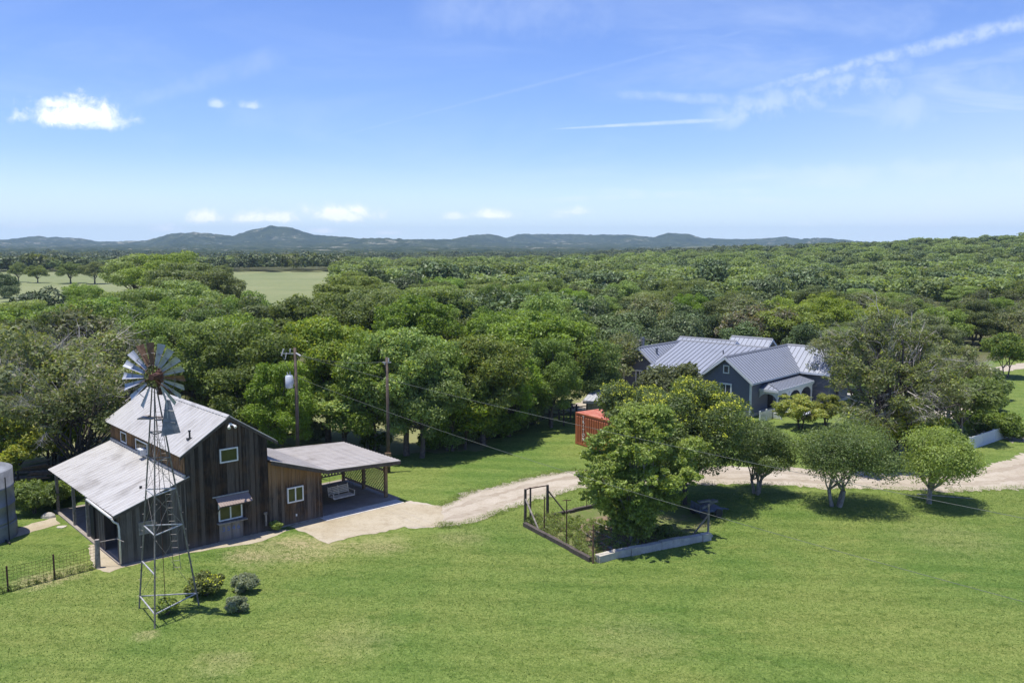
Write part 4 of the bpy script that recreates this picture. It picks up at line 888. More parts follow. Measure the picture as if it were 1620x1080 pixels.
# local x along the long side, local y away from the camera (towards the right-back)
Lc, Wc, Hc = 6.06, 2.44, 2.59
mb = MB()
mb.box(.12, Lc - .12, .06, .10, .2, Hc - .12)
k = .12
while k < Lc - .2: mb.hexa([(k, .0, .2), (k + .19, .0, .2), (k + .16, .062, .2), (k + .03, .062, .2)][::-1], [(k, .0, Hc - .30), (k + .19, .0, Hc - .30), (k + .16, .062, Hc - .2), (k + .03, .062, Hc - .2)][::-1]); k += .28
mb.box(.12, Lc - .12, Wc - .1, Wc - .04, .2, Hc - .12); mb.box(.03, .07, .1, Wc - .1, .2, Hc - .12); mb.box(Lc - .07, Lc - .03, .1, Wc - .1, .2, Hc - .12)
mb.box(.1, Lc - .1, .1, Wc - .1, .12, .2)
mb.build('side_wall', M_cont, ct)
mb = MB()
for x in (0, Lc - .12):
    for y in (0, Wc - .12): mb.box(x, x + .12, y, y + .12, .0, Hc)
for y in (-.004, Wc - .1): mb.box(.12, Lc - .12, y, y + .1, .06, .2); mb.box(.12, Lc - .12, y, y + .1, Hc - .12, Hc - .004)
for x in (0, Lc - .1): mb.box(x, x + .1, .12, Wc - .12, .06, .2); mb.box(x, x + .1, .12, Wc - .12, Hc - .12, Hc - .004)
mb.build('frame', M_cont, ct)
mb = MB(); mb.box(.06, Lc - .06, .06, Wc - .06, Hc - .02, Hc + .012)
for k in range(20): mb.box(.2 + k * .29, .34 + k * .29, .15, Wc - .15, Hc + .012, Hc + .03)
mb.build('roof', M_conttop, ct)
text_obj('lettering', 'T\nR\nI\nT\nO\nN', .40, M_white, ct, (1.02, -.012, 1.42), (R(90), 0, 0), .006, True)
sh = empty('shed', G(950, 668), R(-12), label='small low shed with flat grey metal roof behind the orange container', cat='shed')
mb = MB(); ribroof(mb, (-1.4, -1.8, 2.25), (4.2, -1.8, 2.15), (4.6, 2.2, 2.65), (-1.0, 2.2, 2.6), 16); mb.build('roof', M_darkroof, sh)
mb = MB(); mb.box(-1.38, 4.2, -1.83, -1.78, 2.0, 2.18); mb.build('fascia', M_galvdull, sh)
mb = MB(); mb.box(-1.0, 4.0, -1.4, 1.9, 0, 2.1); mb.build('wall', M_timbergrey, sh)
pn = empty('animal_pen', G(845, 671), R(-20), label='open timber post frame pen beside the pale-trunked tree', cat='pen')
for x, y in ((0, 0), (1.3, .1), (2.6, .15), (0, 2.2), (2.6, 2.3)): mb = MB(); mb.box(x, x + .12, y, y + .12, 0, 1.9); mb.build('post', M_timberdark, pn)
mb = MB(); mb.bar((0.06, .06, 1.88), (2.7, .2, 1.88), .09); mb.bar((.06, .06, 1.88), (.06, 2.3, 1.88), .09); mb.bar((2.66, .2, 1.88), (2.66, 2.4, 1.88), .09); mb.bar((.06, .06, 1.0), (2.7, .2, 1.0), .07); mb.bar((.06, 2.3, .9), (2.7, 2.4, .9), .07); mb.build('rail', M_timberdark, pn)
for nm, q, lb in (('post', (884, 660), None),):
    pass
pf = empty('post_fence', G(884, 664), R(30), label='short dark rail fence left of the orange container', cat='fence')
for k in range(3): mb = MB(); mb.box(k * 1.9, k * 1.9 + .12, 0, .12, 0, 1.25); mb.build('post', M_timberdark, pf)
mb = MB(); mb.bar((0, .06, 1.0), (3.9, .06, 1.0), .07); mb.bar((0, .06, .5), (3.9, .06, .5), .07); mb.build('rail', M_timberdark, pf)
pt = empty('picnic_table', G(893, 645), R(15), label='small dark picnic table on the pale yard beyond the pen', cat='picnic table')
mb = MB(); mb.box(-.9, .9, -.36, .36, .72, .76); mb.build('tabletop', M_timberdark, pt)
for s in (-1, 1):
    mb = MB(); mb.box(-.9, .9, s * .72 - .13, s * .72 + .13, .43, .47); mb.build('bench', M_timberdark, pt)
    mb = MB(); mb.bar((s * .65, -.8, 0), (s * .65, .3, .74), .09); mb.bar((s * .65, .8, 0), (s * .65, -.3, .74), .09); mb.build('leg', M_timberdark, pt)

# ------------------------------------------------------------------ garden enclosure
g1, g2, g5, g6, gc = G(831, 827), G(866, 815), G(938, 890), G(1120, 852), G(960, 802)
sheet('garden_bed', [tuple(p[:2]) for p in (g1, g5, g6, G(1130, 800), G(1040, 790), gc, g2)], 0.020, groundmat('garden_soil', ((0.13, 0.17, 0.045), (0.17, 0.20, 0.065), (0.24, 0.19, 0.12)), (0.3, 0.9, 6), .7), .05, 21, .3)
for k, q in enumerate([((910, 832), (935, 868), (950, 880), (975, 872), (950, 838), (930, 828)), ((925, 822), (985, 850), (1010, 842), (960, 816)), ((960, 858), (1010, 872), (1060, 862), (1040, 846), (990, 848))]): sheet('soil_bed', gp(*q), 0.030 + k * .004, M_soil, .07, 22 + k, .25)
ge = empty('garden_fence', g1, 0, label='wire garden fence of mixed leaning posts around the tree bed', cat='fence')
def rel(p, z=0): q = Vector(p) - g1; q.z = z; return q
def gpost(p, h, r, mat, name='post', lean=(0, 0)):
    mb = MB(); q = rel(p); mb.tube([q + Vector((0, 0, -.1)), q + Vector((lean[0], lean[1], h))], [r * 1.1, r * .9], 7); return mb.build(name, mat, ge)
gpost(g1, 2.0, .085, M_timberdark); gpost(G(839, 823), 1.95, .06, M_timberdark); gpost(g2, 1.85, .09, M_timberdark); gpost(G(861, 843), 2.1, .03, M_rustdark); gpost(G(896, 864), 2.55, .03, M_rustdark); gpost(G(938, 891), 2.0, .045, M_rust); gpost(g6, 1.95, .06, M_timbergrey); gpost(G(928, 806), 1.6, .02, M_rustdark)
mb = MB(); mb.bar(rel(g1, 1.95), rel(G(839, 823), 1.95), .05); mb.bar(rel(G(839, 823), 1.92), rel(g2, 1.82), .05); mb.build('gate_rail', M_rustdark, ge)
mb = MB(); mb.tube([rel(g1, 1.45), rel(G(853, 842), .1)], .05, 7); mb.build('brace', M_timbergrey, ge)
mb = MB(); mb.tube([rel(g2, 1.55), rel(G(896, 815), .1)], .045, 7); mb.build('brace', M_timberdark, ge)
mb = MB(); mb.tube([rel(g6, 1.35), rel(G(1094, 850), .05)], .05, 7); mb.build('brace', M_timbergrey, ge)
mb = MB(); q = rel(G(896, 864), 2.5); mb.bar(q + Vector((-.22, 0, 0)), q + Vector((.22, 0, .03)), .035); mb.build('crossbar', M_rustdark, ge)
mb = MB()
for a, b in ((g1, g5), (g5, g6)):
    L = (b - a).length
    for r_ in range(7): z = .15 + r_ * .2; mb.tube([rel(a, z), rel(a.lerp(b, .5), z - .03), rel(b, z)], .004, 3, False)
    for k in range(int(L / .3)): p = a.lerp(b, k * .3 / L); mb.tube([rel(p, .1), rel(p, 1.4)], .003, 3, False)
mb.build('wire_mesh', M_rustdark, ge)
def kerb(name, a, b, mat, w, h, label, seg=.9, jit=.05):
    e = empty(name, a, math.atan2((b - a).y, (b - a).x), label=label, cat='kerb'); L = (b - a).length; x = 0
    mb = MB()
    while x < L - .05: l = min(seg * rs.uniform(.8, 1.2), L - x); hh = h * rs.uniform(.85, 1.1); y = rs.gauss(0, jit * .4); mb.box(x + .01, x + l - .01, y - w / 2, y + w / 2, -.05, hh); x += l
    mb.build('blocks', mat, e); return e
kerb('timber_kerb', G(830, 832), G(936, 889), M_timberdark, .22, .24, 'dark timber kerb along the left side of the garden bed', 2.0)
kerb('timber_kerb', G(868, 818), G(962, 798), M_timberdark, .2, .2, 'dark log kerb along the back of the garden bed', 2.2)
kerb('stone_kerb', G(944, 889), G(977, 880), M_stone, .4, .34, 'cream stone kerb at the near corner of the garden bed', .8)
kerb('stone_kerb', G(978, 881), G(1122, 853), M_block, .34, .42, 'long grey stone kerb along the front of the garden bed', .7)
def rubble(a, b, n, label):
    e = empty('rubble', a, 0, label=label, cat='rubble')
    for k in range(n):
        p = a.lerp(b, rs.random()) - a + Vector((rs.gauss(0, .15), rs.gauss(0, .15), 0)); s = rs.uniform(.07, .17); mb = MB(); mb.lathe([(0, s * 1.1), (s * .7, s * .9), (s * 1.1, s * .3), (s, 0)], p.x, p.y, 6); mb.build('stone', M_stone, e)
rubble(G(1088, 856), G(1120, 848), 26, 'heap of small pale stones at the right end of the garden kerb')
for k, (a, b, lb) in enumerate([((912, 838), (968, 872), 'lowest grey pole lying across the garden bed'), ((925, 834), (985, 864), 'second grey pole lying across the garden bed'), ((935, 826), (1012, 858), 'long grey pole lying deepest in the garden bed')]):
    a, b = G(*a), G(*b); mb = MB(); mb.tube([(0, 0, .1), Vector(b - a) + Vector((0, 0, .14))], .05, 6); o = mb.build('pole', M_timbergrey, label=lb, cat='pole'); o.location = a
sp = empty('scrap_cart', G(1117, 815), R(20), label='blue and grey scrap trailer heap behind the right garden post', cat='scrap heap')
mb = MB(); mb.box(-.8, .8, -.5, .5, .35, .5); mb.box(-.75, -.7, -.5, .5, .5, .85); mb.bar((.8, 0, .4), (1.4, -.2, .3), .07); mb.build('bed', M_blue, sp)
mb = MB(); mb.bar((-.6, -.3, .6), (.7, .2, .8), .3, .14); mb.bar((-.3, .3, .7), (.6, -.3, .9), .22, .1); mb.bar((-.5, .1, .85), (.2, -.1, .95), .3, .08); mb.build('load', M_galvdull, sp)
for s in (-.5, .5):
    for y in (-.55, .55): mb = MB(); mb.tube([(s, y - .05, .25), (s, y + .05, .25)], .25, 14); mb.build('wheel', M_black, sp)
mb = MB(); mb.tube([(0, 0, .03), (2.2, -.75, .05), (3.1, -.95, .03)], [.04, .03, .015], 5); o = mb.build('fallen_branch', M_dead, label='pale fallen stick lying on the lawn beside the rightmost clipped tree', cat='stick'); o.location = G(1450, 782)

# ------------------------------------------------------------------ house (local x = along the gable wall, local y = away to the right)
HO = Vector((21.8, 78.88, 0)); HA = R(-42)
def HW(g, b, z=0.0): c, s = math.cos(HA), math.sin(HA); return Vector((HO.x + g * c - b * s, HO.y + g * s + b * c, z))
hs_ = empty('house', HO, HA, label='grey sided farmhouse with standing seam metal roofs and a white arched porch', cat='house')
def gable_roof(axis, cen, half, zr, ze, lo, hi, label=None):
    """prism roof: ridge along axis ('y' or 'x') at cen"""
    f = (lambda a, l, z: (a, l, z)) if axis == 'y' else (lambda a, l, z: (l, a, z))
    mb = MB(); rb = MB(); th = .12
    for s in (-1, 1):
        a0, a1 = cen + s * half, cen
        mb.hexa([f(a0, lo, ze - th), f(a1, lo, zr - th), f(a1, hi, zr - th), f(a0, hi, ze - th)], [f(a0, lo, ze), f(a1, lo, zr), f(a1, hi, zr), f(a0, hi, ze)])
        n = int((hi - lo) / .52)
        for k in range(n + 1):
            l = lo + .02 + (hi - lo - .06) * k / n
            rb.hexa([f(a0, l, ze), f(a1, l, zr), f(a1, l + .035, zr), f(a0, l + .035, ze)], [f(a0, l, ze + .055), f(a1, l, zr + .055), f(a1, l + .035, zr + .055), f(a0, l + .035, ze + .055)])
    for s in (-1, 1): rb.hexa([f(cen + s * .16, lo, zr - .09), f(cen, lo, zr + .05), f(cen, hi, zr + .05), f(cen + s * .16, hi, zr - .09)], [f(cen + s * .16, lo, zr - .06), f(cen, lo, zr + .08), f(cen, hi, zr + .08), f(cen + s * .16, hi, zr - .06)])
    o = mb.build('roof', M_seam, hs_); fix_normals(o)
    if label: o['label'] = label
    fix_normals(rb.build('seams', M_seamrib, o))
    tm = MB()
    for e_ in (lo, hi):
        q = .04 if e_ == lo else -.04
        for s in (-1, 1): tm.hexa([f(cen + s * half, e_ - q, ze - .26), f(cen, e_ - q, zr - .26), f(cen, e_ + q * .2, zr - .26), f(cen + s * half, e_ + q * .2, ze - .26)], [f(cen + s * half, e_ - q, ze - .01), f(cen, e_ - q, zr - .01), f(cen, e_ + q * .2, zr - .01), f(cen + s * half, e_ + q * .2, ze - .01)])
    for s in (-1, 1): a0 = cen + s * half; tm.hexa([f(a0 - .03, lo, ze - .2), f(a0 + .03, lo, ze - .2), f(a0 + .03, hi, ze - .2), f(a0 - .03, hi, ze - .2)], [f(a0 - .03, lo, ze - .015), f(a0 + .03, lo, ze - .015), f(a0 + .03, hi, ze - .015), f(a0 - .03, hi, ze - .015)])
    fix_normals(tm.build('trim', M_trim, o)); return o
def siding_gable(axis, cen, halfw, at, z0, zt, slope, out=-1, zwall=3.2):
    mb = MB(); z = z0; st = .16; f = (lambda a, l, zz: (a, l, zz)) if axis == 'y' else (lambda a, l, zz: (l, a, zz))
    def hw(z): return halfw if z < zwall else max(0, halfw - (z - zwall) / slope)
    while z < zt - .02:
        e = min(z + st, zt); w0, w1 = hw(z), hw(e)
        if w0 < .05: break
        mb.hexa([f(cen - w0, at + out * .035, z), f(cen + w0, at + out * .035, z), f(cen + w0, at, z), f(cen - w0, at, z)], [f(cen - w1, at + out * .012, e), f(cen + w1, at + out * .012, e), f(cen + w1, at, e), f(cen - w1, at, e)]); z = e
    return fix_normals(mb.build('wall', M_siding, hs_))
gable_roof('y', -2.4, 2.85, 5.45, 3.28, -.42, 12.7, 'front gable roof')
gable_roof('y', -14.0, 2.35, 5.12, 3.3, 2.6, 11.0, 'left gable roof')
gable_roof('x', 8.4, 6.5, 5.50, 3.28, -12.4, -2.4, 'main roof')
gable_roof('x', 12.8, 3.1, 5.47, 3.25, -2.4, 3.4)
gable_roof('x', 12.5, 3.8, 5.40, 3.3, -15.0, -8.0)
gable_roof('x', 16.2, 3.0, 5.50, 3.3, -10.5, -5.6)
siding_gable('y', -2.4, 2.5, 0, .35, 5.28, 2.17 / 2.85, zwall=3.4)
siding_gable('y', -14.0, 2.0, 3.02, .35, 4.95, 1.82 / 2.35, zwall=3.4)
mb = MB(); mb.box(-16.0, -12.0, 3.04, 15, .3, 3.2); mb.box(-12.0, -4.92, 2.6, 17.5, .3, 3.15); mb.box(-4.9, .08, .02, 17, .3, 3.15); mb.box(.08, 3.1, 10.3, 15.3, .3, 3.1); mb.build('wall', M_siding, hs_)
mb = MB(); mb.box(-16.05, 3.15, 3.1, 17.4, -.05, .3); mb.box(-4.92, .1, .01, 3.09, -.05, .3); mb.build('foundation', M_block, hs_)
for bx_ in ((-4.98, -4.82, -.06, 0), (-.02, .14, -.06, 0), (.082, .13, .0, .12), (-16.08, -15.92, 2.95, 3.0), (-12.08, -11.92, 2.95, 3.0)):
    mb = MB(); mb.box(*bx_, .3, 3.15); mb.build('corner_trim', M_trim, hs_)
window_v0(hs_, -2.72, -2.10, 3.85, 4.62, v=-.05, fr=.10, mull=0, fm=M_trim, glass=M_glass2)
window_v0(hs_, -3.05, -1.80, 1.25, 2.95, v=-.05, fr=.14, mull=1, fm=M_trim, glass=M_glass2)
window_v0(hs_, -14.5, -13.5, 1.3, 2.7, v=2.97, fr=.12, mull=1, fm=M_trim, glass=M_glass2)
mb = MB(); mb.tube([(-15.0, 5.0, 3.9), (-15.0, 5.0, 5.5)], .16, 12); mb.tube([(-15.0, 5.0, 5.5), (-15.0, 5.0, 5.9)], .17, 12); mb.build('flue', M_galvdull, hs_)
mb = MB(); mb.tube([(-13.0, 4.6, 4.2), (-13.0, 4.6, 4.85)], .12, 10); mb.tube([(-13.0, 4.6, 4.82), (-13.0, 4.6, 4.95)], .17, 10); mb.build('roof_vent', M_galvdull, hs_)
mb = MB(); mb.hexa([(-3.6, 6.6, 4.86), (-2.6, 6.6, 4.86), (-2.6, 7.4, 5.12), (-3.6, 7.4, 5.12)], [(-3.6, 6.6, 5.0), (-2.6, 6.6, 5.0), (-2.6, 7.4, 5.26), (-3.6, 7.4, 5.26)]); mb.build('skylight', M_glass2, hs_)
mb = MB(); mb.tube([(-6.2, 6.3, 4.7), (-6.2, 6.3, 5.1)], .07, 8); mb.build('vent_pipe', M_galvdull, hs_); mb = MB(); mb.tube([(-5.4, 4.6, 4.1), (-5.4, 4.6, 4.5)], .07, 8); mb.build('vent_pipe', M_galvdull, hs_)
# porch along the right side of the front wing
pr = empty('porch', (0, 0, 0)); pr.parent = hs_
mb = MB(); za, zb = 3.0, 2.52; pin = [(-.14, 3.1), (-.14, 9.6)]; po = [(1.95, 1.7), (1.95, 9.6)]
mb.hexa([(1.95, 1.7, zb - .1), (1.95, 9.6, zb - .1), (-.14, 9.6, za - .1), (-.14, 3.2, za - .1)], [(1.95, 1.7, zb), (1.95, 9.6, zb), (-.14, 9.6, za), (-.14, 3.2, za)])
mb.hexa([(-.3, 1.7, zb - .1), (1.95, 1.7, zb - .1), (-.14, 3.2, za - .1), (-.3, 3.2, za - .1)], [(-.3, 1.7, zb), (1.95, 1.7, zb), (-.14, 3.2, za), (-.3, 3.2, za)])
r_ = fix_normals(mb.build('roof', M_seam, pr)); mb = MB()
k = 2.2
while k < 9.5:
    top_g = -.14 if k > 3.2 else 1.95 - (k - 1.7) / 1.5 * 2.09; zt_ = zb + (za - zb) * (1.95 - top_g) / 2.09
    mb.hexa([(1.95, k, zb), (top_g, k, zt_), (top_g, k + .035, zt_), (1.95, k + .035, zb)], [(1.95, k, zb + .05), (top_g, k, zt_ + .05), (top_g, k + .035, zt_ + .05), (1.95, k + .035, zb + .05)]); k += .42
for g_ in (.1, .52, .94, 1.36):
    e_ = 1.7 + (1.95 - g_) / 2.09 * 1.5; zt_ = zb + (za - zb) * (e_ - 1.7) / 1.5; mb.hexa([(g_, 1.7, zb), (g_ + .035, 1.7, zb), (g_ + .035, e_, zt_), (g_, e_, zt_)], [(g_, 1.7, zb + .05), (g_ + .035, 1.7, zb + .05), (g_ + .035, e_, zt_ + .05), (g_, e_, zt_ + .05)])
mb.bar((1.95, 1.7, zb + .03), (-.14, 3.2, za + .03), .10, .05); fix_normals(mb.build('seams', M_seamrib, r_)) if False else None
o = mb.build('seams', M_seamrib, pr); fix_normals(o)
mb = MB(); mb.box(-.1, 1.98, 1.62, 1.70, zb - .26, zb - .02); mb.box(1.92, 1.99, 1.72, 9.6, zb - .26, zb - .02); mb.box(-.1, 1.9, 1.75, 1.83, zb - .42, zb - .28); mb.box(1.80, 1.88, 1.8, 9.6, zb - .42, zb - .28); mb.build('frieze', M_trim, pr)
mb = MB()
pposts = [(1.84, 1.79), (-.02, 1.79)] + [(1.84, 1.79 + k * 2.5) for k in range(1, 4)]
for g_, b_ in pposts: mb = MB(); mb.box(g_ - .06, g_ + .06, b_ - .06, b_ + .06, .4, zb - .42); mb.build('post', M_trim, pr)
mb = MB()                                               # arched brackets between the posts
def arch(pa, pb):
    pa = Vector(pa); pb = Vector(pb); L = (pb - pa).length; d = (pb - pa) / L; nn = Vector((-d.y, d.x, 0)) * .03; zt = zb - .42; n = 14
    for i in range(n):
        t0, t1 = i / n, (i + 1) / n; dz = lambda t: .55 * (abs(2 * t - 1)) ** 2.6 + .03
        p0, p1 = pa + d * L * t0, pa + d * L * t1
        mb.hexa([p0 - nn + Vector((0, 0, zt - dz(t0))), p1 - nn + Vector((0, 0, zt - dz(t1))), p1 + nn + Vector((0, 0, zt - dz(t1))), p0 + nn + Vector((0, 0, zt - dz(t0)))], [p0 - nn + Vector((0, 0, zt)), p1 - nn + Vector((0, 0, zt)), p1 + nn + Vector((0, 0, zt)), p0 + nn + Vector((0, 0, zt))])
arch((0, 1.79, 0), (1.84, 1.79, 0))
for k in range(3): arch((1.84, 1.79 + k * 2.5, 0), (1.84, 1.79 + (k + 1) * 2.5, 0))
fix_normals(mb.build('arch_brackets', M_trim, pr))
mb = MB(); mb.box(-.14, 2.0, 1.6, 9.6, .1, .4); mb.build('floor', M_concwhite, pr)
mb = MB(); mb.box(.10, .14, 3.5, 4.5, .4, 2.5); mb.build('dark_doorway', M_dark, pr)
# ------------------------------------------------------------------ picket fences and yard wall
def picket(pts, h, label):
    e = empty('picket_fence', pts[0], 0, label=label, cat='picket fence'); o0 = Vector(pts[0]); pk = MB(); rl = MB()
    for a, b in zip(pts[:-1], pts[1:]):
        a = Vector(a) - o0; b = Vector(b) - o0; L = (b - a).length; d = (b - a) / L
        for z in (.28, h - .22): rl.bar(a + Vector((0, 0, z)), b + Vector((0, 0, z)), .04, .09)
        for k in range(int(L / .13) + 1):
            p = a + d * k * .13; n = Vector((-d.y, d.x, 0)) * .03; w_ = d * .04; q0 = p - n
            pk.poly([q0 - w_ + Vector((0, 0, .06)), q0 + w_ + Vector((0, 0, .06)), q0 + w_ + Vector((0, 0, h - .06)), q0 + Vector((0, 0, h)), q0 - w_ + Vector((0, 0, h - .06))]); q0 = p - n * 1.5
            pk.poly([q0 - w_ + Vector((0, 0, .06)), q0 - w_ + Vector((0, 0, h - .06)), q0 + Vector((0, 0, h)), q0 + w_ + Vector((0, 0, h - .06)), q0 + w_ + Vector((0, 0, .06))])
        m = int(L / 2.4) + 1
        for k in range(m + 1): p = a + d * L * k / m; rl.box(p.x - .06, p.x + .06, p.y - .06, p.y + .06, -.1, h + .08)
    rl.build('rails', M_white, e); pk.build('pickets', M_white, e); return e
picket([G(1202, 669), G(1222, 662), G(1236, 664)], 1.0, 'short white picket fence below the porch of the house')
picket([G(1392, 712), G(1418, 720), G(1440, 724)], 1.0, 'white picket fence piece showing behind the big grey tree trunk')
picket([G(1556, 684), G(1572, 680), G(1590, 676)], .9, 'white picket fence piece above the right garden wall')
yw = empty('garden_wall', G(1533, 712), 0, label='long pale grey board wall at the right beyond the track', cat='garden wall')
a = G(1533, 712); b = G(1606, 687); d = (b - a); L = d.length; d.normalize(); n_ = Vector((-d.y, d.x, 0))
for k in range(4):
    mb = MB(); p = d * (L * k / 4 + .03); q = d * (L * (k + 1) / 4 - .03); mb.hexa([p - n_ * .05, q - n_ * .05, q + n_ * .05, p + n_ * .05], [p - n_ * .05 + Vector((0, 0, 1.0)), q - n_ * .05 + Vector((0, 0, 1.0)), q + n_ * .05 + Vector((0, 0, 1.0)), p + n_ * .05 + Vector((0, 0, 1.0))]); mb.build('panel', M_trim, yw)
mb = MB()
for k in range(5): p = d * (L * k / 4); mb.box(p.x - .07, p.x + .07, p.y - .07, p.y + .07, -.1, 1.06)
mb.build('posts', M_trim, yw)
# slat bench table in the yard
pl = empty('porch_ramp', HW(3.2, 2.6, 0), HA, label='low grey painted deck platform in front of the porch', cat='deck')
mb = MB()
for k in range(14): mb.box(-.9, .9, k * .3, k * .3 + .27, .36, .40)
mb.build('boards', M_trim, pl)
for bx_ in (-.8, .7): mb = MB(); mb.box(bx_, bx_ + .1, .0, 4.1, 0, .36); mb.build('bearer', M_timbergrey, pl)

# ------------------------------------------------------------------ trees near the camera
P_big1 = make_proto(101, 10.6, (4.4, 4.4, 4.9), K=66, br=1.05, n=42000, size=.12, mat='pecan', trunk_r=.26, fork=.24, stems=1, sprays=110, low=-.92, limbs=16, inner=.4)
P_big2 = make_proto(102, 10.2, (4.0, 4.0, 4.8), K=64, br=1.0, n=40000, size=.12, mat='elm', trunk_r=.22, fork=.22, stems=2, sprays=120, low=-.92, limbs=16, stemspread=.25, inner=.4)
P_big3 = make_proto(103, 9.6, (4.6, 4.3, 4.3), K=68, br=1.0, n=42000, size=.115, mat='pecan', trunk_r=.24, fork=.28, sprays=120, low=-.85, limbs=16, extra=('yellow', .12), inner=.4)
P_small = make_proto(104, 6.0, (2.6, 2.6, 2.5), K=24, br=.95, n=13000, size=.13, mat='elm', trunk_r=.13, fork=.22, stems=2, sprays=30, low=-.5, extra=('yellow', .2), inner=.4)
P_greyd = make_proto(105, 9.6, (4.4, 4.4, 4.0), K=40, br=.95, n=13000, size=.12, mat='grey', trunk_r=.28, fork=.22, stems=2, deadL=1.9, bark=M_barkdark, sprays=30, low=-.5, limbs=26, dead=60, inner=.4, stemspread=.4)
P_greyd2 = make_proto(106, 9.0, (4.0, 4.0, 3.8), K=38, br=.95, n=13000, size=.12, mat='grey', trunk_r=.24, fork=.25, bark=M_barkgrey, sprays=30, low=-.5, limbs=22, dead=50, extra=('oak', .4), inner=.4)
def near(P, q, ytop, label, name='broadleaf_tree', d=None, sxy=None, rz=None, group=None, cat='tree', **kw):
    """q: photo position of the trunk foot; ytop: photo row of the crown top"""
    g = G(*q) if d is None else D(q[0], q[1], d); g.z = 0
    zt = CH - g.y * math.tan(math.atan((ytop - 540) / FX) + PITCH) if True else 0
    s = zt / P.H; return plant(P, name, g, label, cat, group, sxy * s if sxy else s, rs.uniform(0, 6.28) if rz is None else rz, sz=s, **kw)
rowg = None
T_ = [  # proto, foot, top, d, width factor, label
    (P_big1, (447, 712), 560, 62.5, .85, 'bright bushy tree between the barn gable and the transformer pole'),
    (P_big2, (398, 705), 500, 68, 1.05, 'tall leafy tree rising directly behind the barn gable peak'),
    (P_big1, (330, 700), 492, 72, 1.05, 'tall leafy tree behind the windmill wheel to its right'),
    (P_big3, (520, 700), 492, 69, 1.0, 'tall bushy tree behind the two power lines left of the second pole'),
    (P_small, (545, 716), 600, 66, 1.25, 'low leafy tree overhanging the back of the carport roof'),
    (P_big2, (588, 714), 520, 65.5, .9, 'dark-stemmed leafy tree just left of the bare pole'),
    (P_big3, (643, 718), 508, 64.5, .95, 'leafy tree with thin dark stem just right of the bare pole'),
    (P_big1, (668, 722), 530, 63.8, .88, 'thick pale-trunked leafy tree at the lawn edge right of the carport'),
    (P_big2, (712, 712), 540, 66, .95, 'second leafy tree along the lawn edge, right of the thick pale trunk'),
    (P_small, (735, 706), 610, 66.5, 1.2, 'small bright tree leaning over the lawn shade'),
    (P_big3, (764, 702), 520, 68, .95, 'leafy tree with leaning stem above the lawn shade'),
    (P_big1, (805, 690), 545, 71, .95, 'round leafy tree at the corner where the lawn narrows'),
    (P_big1, (872, 676), 525, 74.5, .8, 'leafy tree with pale curved trunk beside the timber pen'),
    (P_big3, (930, 650), 522, 80, .9, 'bushy tree behind the orange container'),
    (P_big2, (950, 640), 566, 84, .5, 'narrow tree between the container and the left house gable'),
    (P_small, (985, 640), 604, 78, .7, 'small tree against the left gable of the house'),
]
for P, q, yt, d_, sx_, lb in T_: near(P, q, yt, lb, d=d_, sxy=sx_)
near(P_greyd, (110, 722), 505, 'half-bare grey tree with dark leaning trunks behind the lean-to', 'half_bare_tree', d=63, sxy=1.15)
near(P_greyd2, (22, 740), 510, 'half-bare grey tree at the left edge behind the tank', 'half_bare_tree', d=60, sxy=1.1)
near(P_greyd2, (190, 700), 512, 'half-bare grey tree showing left of the windmill wheel', 'half_bare_tree', d=70, sxy=1.0)
plant(P_greyd, 'half_bare_tree', (-28.0, 55.2, 0), 'half-bare grey tree at the far roof corner shading the barn roofs', 'tree', None, .98, 2.2, sz=.93)
P_yel = make_proto(107, 5.4, (2.6, 2.4, 2.5), K=30, br=.62, n=10000, size=.11, mat='yellow', trunk_r=.12, fork=.18, stems=3, sprays=90, low=-.9, inner=.2, bark=M_barkdark, extra=('elm', .35), stemspread=.5, limbs=20, flat=.7)
near(P_yel, (22, 745), 640, 'yellow-green small tree above the tank', 'broadleaf_tree', d=56.5)
near(P_yel, (84, 742), 632, 'yellow-green small tree between the tank and the lean-to roof', 'broadleaf_tree', d=60)
P_bush = make_proto(108, 1.9, (1.5, 1.5, 1.0), c=(0, 0, .9), K=18, br=.55, n=7000, size=.10, mat='elm', trunk_r=.05, fork=.2, stems=3, low=-.7, zmin=.05)
for q, s, lb in (((55, 812), 1.0, 'leafy green bush growing just right of the water tank'), ((82, 800), .85, 'leafy green bush by the back corner post of the lean-to'), ((30, 800), .8, 'leafy bush half hidden behind the water tank'), ((112, 790), .55, 'small green bush under the lean-to eave at its far end')):
    plant(P_bush, 'bush', G(*q), lb, 'bush', 'bushes behind the tank', s, rs.uniform(0, 6))

for q, s_ in (((708, 708), 1.0), ((724, 700), 1.3), ((744, 700), 1.1), ((770, 694), 1.4), ((790, 688), 1.2), ((812, 682), 1.5), ((832, 676), 1.3), ((690, 712), .8), ((600, 712), .8)):
    plant(P_bush, 'bush', G(*q), 'dark undergrowth bush in the shade under the trees along the lawn edge', 'bush', 'undergrowth bushes along the lawn edge', s_, rs.uniform(0, 6))
